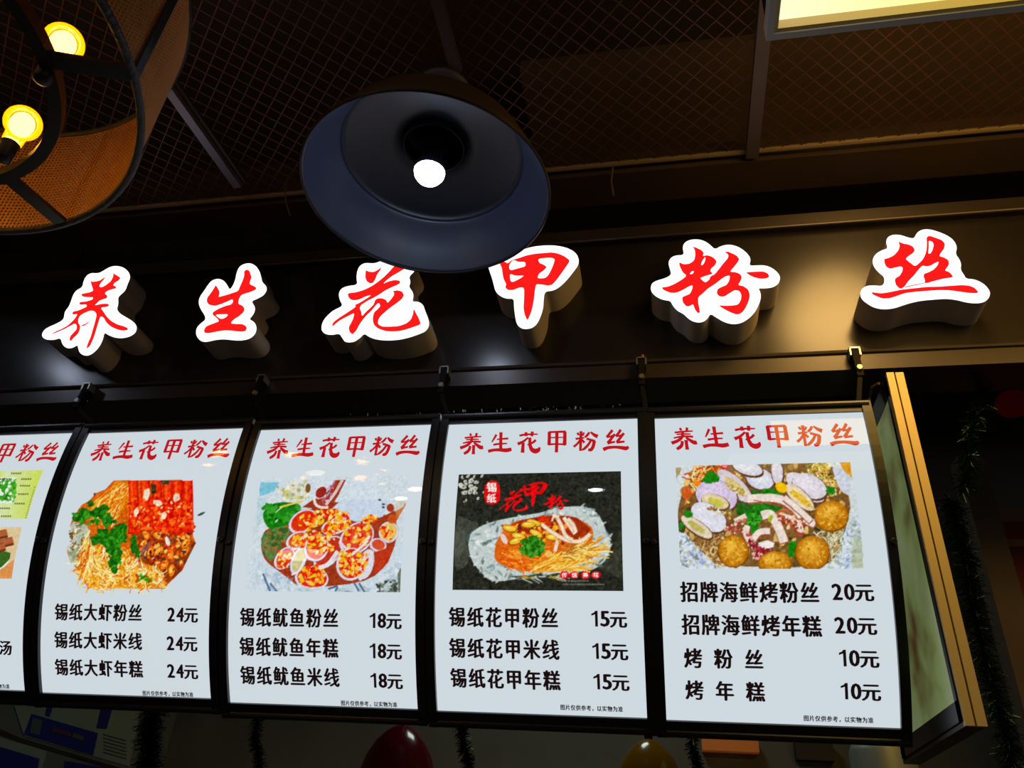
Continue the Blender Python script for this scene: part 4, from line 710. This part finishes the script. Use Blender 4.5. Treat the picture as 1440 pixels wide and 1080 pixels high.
# ------------------------------------------------------------------ big enamel pendant lamp
def pendant(cx, cy, zr, ax, zc, label):
    ax = np.array(ax, float); ax /= np.linalg.norm(ax); c = np.array([cx, cy, zr]); th = empty('pendant_lamp', (cx, cy, zr)); tag(th, label, 'pendant lamp')
    inner = [(.388, 0), (.383, .012), (.352, .075), (.312, .150), (.300, .158), (.296, .170), (.28, .184), (.25, .198), (.20, .212), (.15, .221), (.1, .226), (.098, .27), (.03, .276)]
    fl, dm = inner[:6], inner[6:]
    B().lathe(c, fl+[(.303, .164)]+[(r_+.004, h+.006) for r_, h in fl[:-1][::-1]], 72, ax, True).build('shade', M['shade'], th, True)
    dm = [(.302, .166), (.306, .172)]+dm; B().lathe(c, dm+[(r_+.004, h+.006) for r_, h in dm[::-1]], 72, ax, True).build('inner_dome', M['shadeinner'], th, True)
    B().lathe(c, [(.389, -.003), (.394, .002), (.392, .008), (.386, .004)], 72, ax, True).build('rim', M['darkmetal'], th, True)
    B().lathe(c, [(.395, .006), (.36, .078), (.319, .160), (.308, .180), (.272, .206), (.165, .234), (.112, .240), (.106, .290), (.05, .305), (.035, .33), (.02, .33), (.02, .30), (.045, .292), (.102, .284), (.108, .236), (.165, .2305), (.27, .2025), (.305, .178), (.316, .158), (.358, .076), (.394, .004)], 48, ax, True).build('shade_outside', M['shadetop'], th, True)
    B().lathe(c, [(.098, .205), (.101, .205), (.101, .27), (.098, .27)], 40, ax, True).build('socket_ring', M['shadeinner'], th, True)
    B().lathe(c, [(.03, .17), (.034, .175), (.034, .21), (.04, .215), (.04, .268)], 24, ax).build('socket', M['darkmetal'], th, True)
    s = B(); s.lathe(c, [(.001, .052)]+[(.05*math.sin(a), .102-.05*math.cos(a)) for a in np.linspace(.3, 1.7, 9)], 28, ax); s.build('bulb', M['ledbulb'], th, True)
    nk = [(.0515, .098), (.051, .115), (.042, .14), (.034, .155), (.028, .175)]; B().lathe(c, nk, 24, ax).build('bulb_neck', M['cap'], th, True)
    t = c+ax*.31; B().tube([t, (cx+ax[0]*.5, cy+ax[1]*.5, min(zr+.47, zc-.05)), (cx, cy, zc-.02)], .011, 10).build('rod', M['darkmetal'], th)
    B().lathe((cx, cy, zc-.045), [(.09, 0), (.098, .006), (.098, .02), (.05, .03)], 40).build('canopy', M['cap'], th, True)
    return th
pendant(-.700, 1.689, 3.4218, (.011, -.018, 1), ZC, 'large black enamel pendant lamp with a white glowing bulb, in front of the third letter')
q = onZ(98, 524, 3.70); yq = 2*YF-q[1]
pendant(float(q[0]), float(yq), 3.60, (0, 0, 1), ZC, 'second black enamel pendant lamp hanging further left, outside the picture')

# ------------------------------------------------------------------ brass gauze drum lamp with amber bulbs
dc = np.array([-1.883, .788, 3.2]); RD = .7; HD_ = .436; RI = .502
dl = empty('drum_lamp', dc); tag(dl, 'round brass gauze drum lamp with amber globe bulbs at top left', 'lamp')
circ = lambda R, z, n=96, a0=0: [dc+[R*math.cos(a0+t), R*math.sin(a0+t), z] for t in np.arange(n)*2*math.pi/n]
B().tube(circ(RD, 0), .011, 8, True).build('bottom_rim', M['rope'], dl, True)
B().tube(circ(RD, HD_), .011, 8, True).build('top_rim', M['rope'], dl, True)
wm = B()
for k in range(340):
    t = k*2*math.pi/340; x, y = RD*math.cos(t), RD*math.sin(t); wm.bar(dc+[x, y, 0], dc+[x, y, HD_], .0058, .0025, (-math.cos(t), -math.sin(t), 0))
for k in range(1, 34):
    wm.tube(circ(RD+.001, HD_*k/34, 72), .0030, 3, True)
tag(wm.build('wire_gauze', M['brass'], dl), kind='stuff')
B().add(*(lambda q: (q.V, q.F))(B().lathe(dc, [(RI-.02, -.012), (RI+.012, -.012), (RI+.012, .022), (RI-.02, .022)], 80, closed=True))).build('inner_ring', M['ring'], dl, False)
for k in range(6):
    a = math.radians(19+60*k); d = np.array([math.cos(a), math.sin(a), 0])
    B().bar(dc+d*RI, dc+d*(RD-.008), .045, .012).build('strut', M['ring'], dl)
    B().bar(dc+d*(RD+.006), dc+d*(RD+.006)+[0, 0, HD_], .03, .008, (-d[0], -d[1], 0)).build('upright', M['rope'], dl)
    if k in (2, 3, 4): B().bar(dc, dc+d*RI, .03, .012).build('spoke', M['ring'], dl)
B().lathe(dc+[0, 0, -.02], [(.05, 0), (.05, .06), (.012, .07), (.012, .70), (.06, .72), (.06, .75)], 20).build('hanging_rod', M['darkmetal'], dl)
for k in range(8):
    a = math.radians(24+45*k); R_ = .485 if k % 2 == 0 else .44
    c = dc+[R_*math.cos(a), R_*math.sin(a), 0]
    B().lathe(c+[0, 0, -.03], [(.014, 0), (.022, .004), (.022, .055), (.026, .06)], 16).build('socket', M['darkmetal'], dl, True)
    g = B().sphere((0, 0, 0), 1, n=24, m=14); 
    gl = B(); gl.lathe(c, [(.024, .03), (.026, .045)]+[(.049*math.sin(t), .118-.049*math.cos(t)) for t in np.linspace(.6, math.pi, 12)], 24)
    bb = gl.build('amber_bulb', M['amber'], dl, True)
    B().sphere(c+np.array([0, 0, .112]), .031, (1, 1, 1.25), 14, 8).build('filament', M['core'], bb, True)

# ------------------------------------------------------------------ yellow light box, top right
cx_, cy_, cz_ = .2926, 1.1295, 3.2294
lb = empty('yellow_light_box', (1.1, .8, cz_)); tag(lb, 'yellow light box in a silver frame at the top right corner, seen from below', 'light box')
b = B(); X0, X1, Ya, Yb = cx_-.03, 2.1, .45, cy_+.012; tfr = .028
def frame(b, z0, z1, t):
    b.box((X0, Ya, z0), (X1, Ya+t, z1)); b.box((X0, Yb-t, z0), (X1, Yb, z1)); b.box((X0, Ya+t, z0), (X0+t, Yb-t, z1)); b.box((X1-t, Ya+t, z0), (X1, Yb-t, z1))
frame(b, cz_-.01, cz_+.04, tfr*.55); b.build('silver_frame', M['alusil'], lb)
b = B(); X0 += .012; Yb -= .012; X1 -= .012; Ya += .012; frame(b, cz_-.004, cz_+.026, .012); b.build('inner_bead', M['alu'], lb); X0 -= .012; Yb += .012; X1 += .012; Ya -= .012
YG = bpy.data.materials.new('yellow_backlit'); YG.use_nodes = True; nt = YG.node_tree; nt.nodes.clear()
tc = nt.nodes.new('ShaderNodeTexCoord'); sp = nt.nodes.new('ShaderNodeSeparateXYZ'); mr = nt.nodes.new('ShaderNodeMapRange'); cr = nt.nodes.new('ShaderNodeValToRGB'); em = nt.nodes.new('ShaderNodeEmission'); ou = nt.nodes.new('ShaderNodeOutputMaterial')
mr.inputs['From Min'].default_value = .2; mr.inputs['From Max'].default_value = .95
cr.color_ramp.elements[0].color = tuple(srgb((255, 248, 210)))+(1,); cr.color_ramp.elements[1].color = tuple(srgb((250, 232, 40)))+(1,)
em.inputs[1].default_value = 1.15
for a_, b_ in ((tc.outputs['Object'], sp.inputs[0]), (sp.outputs['X'], mr.inputs['Value']), (mr.outputs[0], cr.inputs[0]), (cr.outputs[0], em.inputs[0]), (em.outputs[0], ou.inputs[0])): nt.links.new(a_, b_)
obj('glowing_face', [(X0+.004, Ya+.004, cz_+.026), (X1-.004, Ya+.004, cz_+.026), (X1-.004, Yb-.004, cz_+.026), (X0+.004, Yb-.004, cz_+.026)], [(0, 3, 2, 1)], YG, lb)
M['goldrear'] = emis('gold_backlit', (255, 200, 96), 6.5)
hz = .42
obj('rear_face', [(X0+.22, Yb-.004, cz_+.06), (X1-.02, Yb-.004, cz_+.06), (X1-.02, Yb-.004, cz_+hz), (X0+.22, Yb-.004, cz_+hz)], [(0, 1, 2, 3)], M['goldrear'], lb)
b = B().box((X0+.005, Ya+.005, cz_+.04), (X1-.005, Yb-.006, cz_+hz+.02)); b.build('housing', M['darkmetal'], lb)
for x in (.6, 1.7): B().tube([(x, .8, cz_+hz), (x, .8, ZC-.012)], .006, 8).build('hanging_rod', M['darkmetal'], lb)

# ------------------------------------------------------------------ aluminium edged light box standing side-on
X = .655; pt = onX(1247, 522, X); pbm = onX(1357, 1021, X); yn = float((pt[1]+pbm[1])/2); zt_, zb_ = float(pt[2]), float(pbm[2]); yfar = yn+.62
sb = empty('side_light_box', (X, yn, zb_)); tag(sb, 'flat double sided light box with gold lit aluminium edges, side-on right of the menu boards', 'light box')
b = B(); b.box((X, yn, zb_), (X+.020, yn+.014, zt_)); b.build('edge_frame', M['alu'], sb)
b = B(); b.box((X+.001, yn+.014, zb_), (X+.046, yfar, zb_+.012)); b.box((X+.001, yn+.014, zt_-.012), (X+.046, yfar, zt_)); b.box((X+.001, yfar-.014, zb_+.012), (X+.046, yfar, zt_-.012)); b.build('rail', M['beam'], sb)
b = B(); b.box((X+.025, yn+.002, zb_), (X+.047, yn+.016, zt_+.0)); b.build('edge_frame', M['alu'], sb)
B().box((X+.004, yn+.012, zb_+.01), (X+.044, yfar-.01, zt_-.01)).build('core', M['darkmetal'], sb)
b = B(); t_ = .045; ya_, yb_ = yn+.012, yfar-.014
b.box((X-.004, ya_, zb_+.012), (X+.003, ya_+.018, zt_-.012)); b.box((X-.004, yb_-t_, zb_+.012), (X+.003, yb_, zt_-.012)); b.box((X-.004, ya_, zb_+.012), (X+.003, yb_, zb_+.012+t_)); b.box((X-.004, ya_, zt_-.075), (X+.003, yb_, zt_-.012)); b.build('snap_frame', M['blackframe'], sb)
GP = mat('green_poster', (172, 186, 128), .35, emit=(150, 166, 104), es=.22); nt = GP.node_tree; bs = nt.nodes['Principled BSDF']
tc = nt.nodes.new('ShaderNodeTexCoord'); n1 = nt.nodes.new('ShaderNodeTexNoise'); n1.inputs['Scale'].default_value = 3.2; n1.inputs['Detail'].default_value = 3; n1.inputs['Roughness'].default_value = .6
cr = nt.nodes.new('ShaderNodeValToRGB'); cr.color_ramp.elements[0].position = .32; cr.color_ramp.elements[0].color = tuple(srgb((110, 76, 44)))+(1,)
cr.color_ramp.elements[1].position = .47; cr.color_ramp.elements[1].color = tuple(srgb((160, 180, 110)))+(1,); e3 = cr.color_ramp.elements.new(.75); e3.color = tuple(srgb((200, 206, 176)))+(1,)
nt.links.new(tc.outputs['Object'], n1.inputs['Vector']); nt.links.new(n1.outputs['Fac'], cr.inputs[0]); nt.links.new(cr.outputs[0], bs.inputs['Base Color']); nt.links.new(cr.outputs[0], bs.inputs['Emission Color'])
B().box((X-.002, ya_+.018, zb_+.012+t_), (X+.002, yb_-t_, zt_-.075)).build('printed_face', GP, sb)
pts = [onX(x, y, .648) for x, y in ((1228, 600), (1222, 575), (1224, 550), (1236, 539))]+[onX(x, y, .648) for x, y in ((1240, 560), (1245, 620), (1254, 720), (1262, 800), (1269, 860), (1270, 915))]
cbl = B().tube([onX(x, y, .645) for x, y in ((1236, 539), (1226, 545), (1222, 560), (1226, 600), (1236, 660), (1246, 720), (1258, 790), (1266, 850), (1271, 895), (1272, 920))], .004, 6)
tag(cbl.build('power_cable', M['cable']), 'thin tan cable hanging down between the right board and the side light box', 'cable')

# ------------------------------------------------------------------ tinsel garlands behind the boards
def garland(path, r, n, label, seed):
    rg = np.random.default_rng(seed); path = np.array(path, float); L = np.r_[0, np.cumsum(np.linalg.norm(np.diff(path, axis=0), axis=1))]; b = B()
    b.tube(path, .004, 5)
    V = []; Fc = []
    for k in range(n):
        s = rg.random()*L[-1]; c = np.array([np.interp(s, L, path[:, j]) for j in range(3)]); d = rg.standard_normal(3); d /= np.linalg.norm(d); e_ = np.cross(d, rg.standard_normal(3)); e_ /= np.linalg.norm(e_)
        ln = r*(.6+.6*rg.random()); q = len(V); V += [c-e_*.0014, c+e_*.0014, c+d*ln+e_*.001+[0, 0, -.25*ln], c+d*ln-e_*.001+[0, 0, -.25*ln]]; Fc.append((q, q+1, q+2, q+3))
    b.add(V, Fc); return tag(b.build('tinsel_garland', M['tinsel']), label, 'garland')
def vpath(x, y0_, y1_, Y, x2=None):
    a = onY(x, y0_, Y); b = onY(x2 or x, y1_, Y); n = 8; return [a+(b-a)*t+[.01*math.sin(t*9), .01*math.cos(t*7), 0] for t in np.linspace(0, 1, n)]
garland(vpath(232, 940, 1090, 2.9, 202), .055, 2600, 'thick dark green tinsel garland hanging below the prawn menu board, beside the blue notices', 1)
garland(vpath(372, 960, 1095, 2.9, 357), .028, 1300, 'thin dark green tinsel garland hanging below the squid menu board', 2)
garland(vpath(652, 960, 1095, 2.9, 655), .03, 1400, 'dark green tinsel garland hanging right of the red lamp shade', 3)
garland(vpath(975, 990, 1095, 2.9, 978), .026, 1000, 'green tinsel garland hanging right of the yellow lamp shade', 4)
garland(vpath(1335, 700, 1090, 2.95, 1425), .05, 2600, 'long dark green tinsel garland slanting down beside the brown pillar', 6)
g0 = onY(430, 565, 2.45); g1 = onY(880, 552, 2.45)
garland([g0+(g1-g0)*t+[0, 0, .02*math.sin(t*14)] for t in np.linspace(0, 1, 14)], .06, 3800, 'dark green tinsel strung level between fascia and the middle menu boards', 7)
garland(vpath(1384, 530, 690, 2.4, 1350), .04, 900, 'dim tinsel strand crossing diagonally under the fascia at far right', 8)

# ------------------------------------------------------------------ coloured lamp shades peeping out below the boards
def cone_lamp(px, py, hw, Y, m, label):
    a = onY(px, py, Y); R_ = hw; th = empty('shade_lamp', (a[0], a[1], a[2]-.24)); tag(th, label, 'pendant lamp')
    pr = [(.006, 0), (.02, -.004), (.045, -.022), (.072, -.055), (.093, -.10), (.108, -.16), (.118, -.23)]; k = R_/.118
    o = [(r_*k, h) for r_, h in pr]; B().lathe(a, o+[(r_*.96-.001, h-.004) for r_, h in o[::-1]], 40, closed=False).build('shade', M[m], th, True)
    B().lathe(a, [(.013, -.004), (.013, .012), (.007, .02), (.007, .03)], 14).build('knob', M['darkmetal'], th, True)
    B().tube([a+[0, 0, .02], a+[0, 0, 1.2]], .003, 6).build('cord', M['darkmetal'], th)
cone_lamp(568, 1019, .14, 2.75, 'redlamp', 'dark red glossy cone lamp shade below the squid menu board')
cone_lamp(912, 1039, .125, 2.75, 'yellamp', 'mustard yellow glossy lamp shade at the bottom edge below the boards')

# ------------------------------------------------------------------ notices on the left kitchen wall
def wallq(name, P, m, label, off=.004, cat='notice', parent=None, group=None):
    X_ = XL+off; q = [onX(x, y, X_) for x, y in P]; V = [(X_-.002, c[1], c[2]) for c in q]+[(X_, c[1], c[2]) for c in q]; n = len(q)
    V = [tuple(v) for v in V]; Fc = [tuple(range(n, 2*n)), tuple(range(n))[::-1]]+[(i, (i+1) % n, n+(i+1) % n, n+i) for i in range(n)]
    o = obj(name, V, Fc, M[m], parent)
    return tag(o, label, cat, group) if parent is None else o
n1 = wallq('notice', [(20, 992), (198, 995), (182, 1078), (34, 1035)], 'paper', 'white wall notice with a dark blue band, left of the thick tinsel', .004)
wallq('printed_band', [(45, 1004), (138, 1031), (131, 1062), (34, 1033)], 'blue', None, .007, parent=n1)
wallq('printed_band', [(142, 997), (158, 997), (150, 1025), (136, 1024)], 'blue', None, .007, parent=n1)
wallq('printed_band', [(66, 995), (74, 995), (70, 1008), (64, 1006)], 'blue', None, .007, parent=n1)
wallq('emblem', [(46, 1009), (60, 1013), (55, 1034), (42, 1030)], 'ink', None, .010, parent=n1)
for x0, y0_, x1, m_ in ((74, 1022, 100, 'redink'), (103, 1031, 118, 'ink')):
    wallq('lettering', [(x0, y0_), (x1, y0_+(x1-x0)*.3), (x1-1, y0_+(x1-x0)*.3+6), (x0-1, y0_+6)], m_, None, .010, parent=n1)
for k in range(6): wallq('text_row', [(146, 1032+k*5), (178, 1041+k*5), (178, 1042.2+k*5), (146, 1033.2+k*5)], 'ink', None, .008, parent=n1)
n2 = wallq('notice', [(0, 1037), (66, 1056), (58, 1085), (0, 1085)], 'paper', 'white bordered dark blue notice at the bottom left corner', .004)
wallq('printed_band', [(0, 1050), (56, 1067), (52, 1085), (0, 1085)], 'blue', None, .007, parent=n2)
n3 = wallq('notice', [(92, 1070), (180, 1085), (178, 1095), (88, 1095)], 'blue', 'blue notice edge peeping in below the banded notice', .004)
tag(wallq('wall_ledge', [(0, 1025), (30, 1038), (170, 1080), (170, 1083), (30, 1041), (0, 1030)], 'duct', 'thin dark ledge line under the banded notice', .012, 'ledge'))
# kitchen bits seen below the right boards
a = onY(987, 1042, 4.24); b_ = onY(1068, 1058, 4.24)
tag(B().box((a[0], 4.24, min(a[2], b_[2])), (b_[0], 4.3, max(a[2], b_[2])+.01)).build('wood_board', M['orange']), 'small orange wooden board on the back below the right menu board', 'board')
c = onY(1238, 1046, 3.1); tag(B().lathe((c[0], c[1], c[2]-.30), [(.10, 0), (.105, .02), (.105, .27), (.095, .295), (.05, .30)], 32).build('metal_pot', M['greypot'], None, True), 'round grey metal canister under the right end of the boards', 'canister')
a = onY(1128, 1052, 4.24); tag(B().box((a[0]-.03, 4.24, a[2]-.05), (a[0]+.14, 4.3, a[2]+.03)).build('wood_board', M['duct']), 'dim brown block between the orange board and the grey canister', 'board')
# right background
pl = onY(1362, 641, 3.2); tag(B().box((pl[0]-.045, 3.2, 0), (pl[0]+.055, 3.3, pl[2])).build('pillar', M['pillar']), 'brown pillar with a flat top behind the aluminium edged light box', 'pillar')
cab = onY(1404, 716, 3.3); zc0 = cab[2]; cb = empty('shelf_unit', (cab[0]+.3, 3.4, 0)); tag(cb, 'dim shelf unit with tan and red boards at the right edge', 'shelf')
z = zc0
for h, m_ in ((.055, 'tanbox'), (.075, 'redbox'), (.03, 'tanbox'), (.30, 'redbox'), (.04, 'tanbox'), (.25, 'redbox'), (.03, 'tanbox'), (.4, 'redbox')):
    B().box((cab[0]+.0, 3.3+(0 if m_ == 'tanbox' else .03), z-h), (cab[0]+.7, 3.6, z)).build('board' if m_ == 'tanbox' else 'box', M[m_], cb); z -= h
B().box((cab[0]+.02, 3.4, 0), (cab[0]+.68, 3.6, z)).build('cabinet_base', M['duct'], cb)
c = onY(1424, 568, 3.3); ln = empty('lantern', c); tag(ln, 'blurry dark red lantern under the fascia at the far right', 'lantern')
B().sphere(c, .07, (1, 1, .85)).build('globe', M['lantern'], ln, True); B().lathe(c+np.array([0, 0, .055]), [(.03, 0), (.03, .015), (.004, .02), (.004, .4)], 12).build('cap', M['darkmetal'], ln)
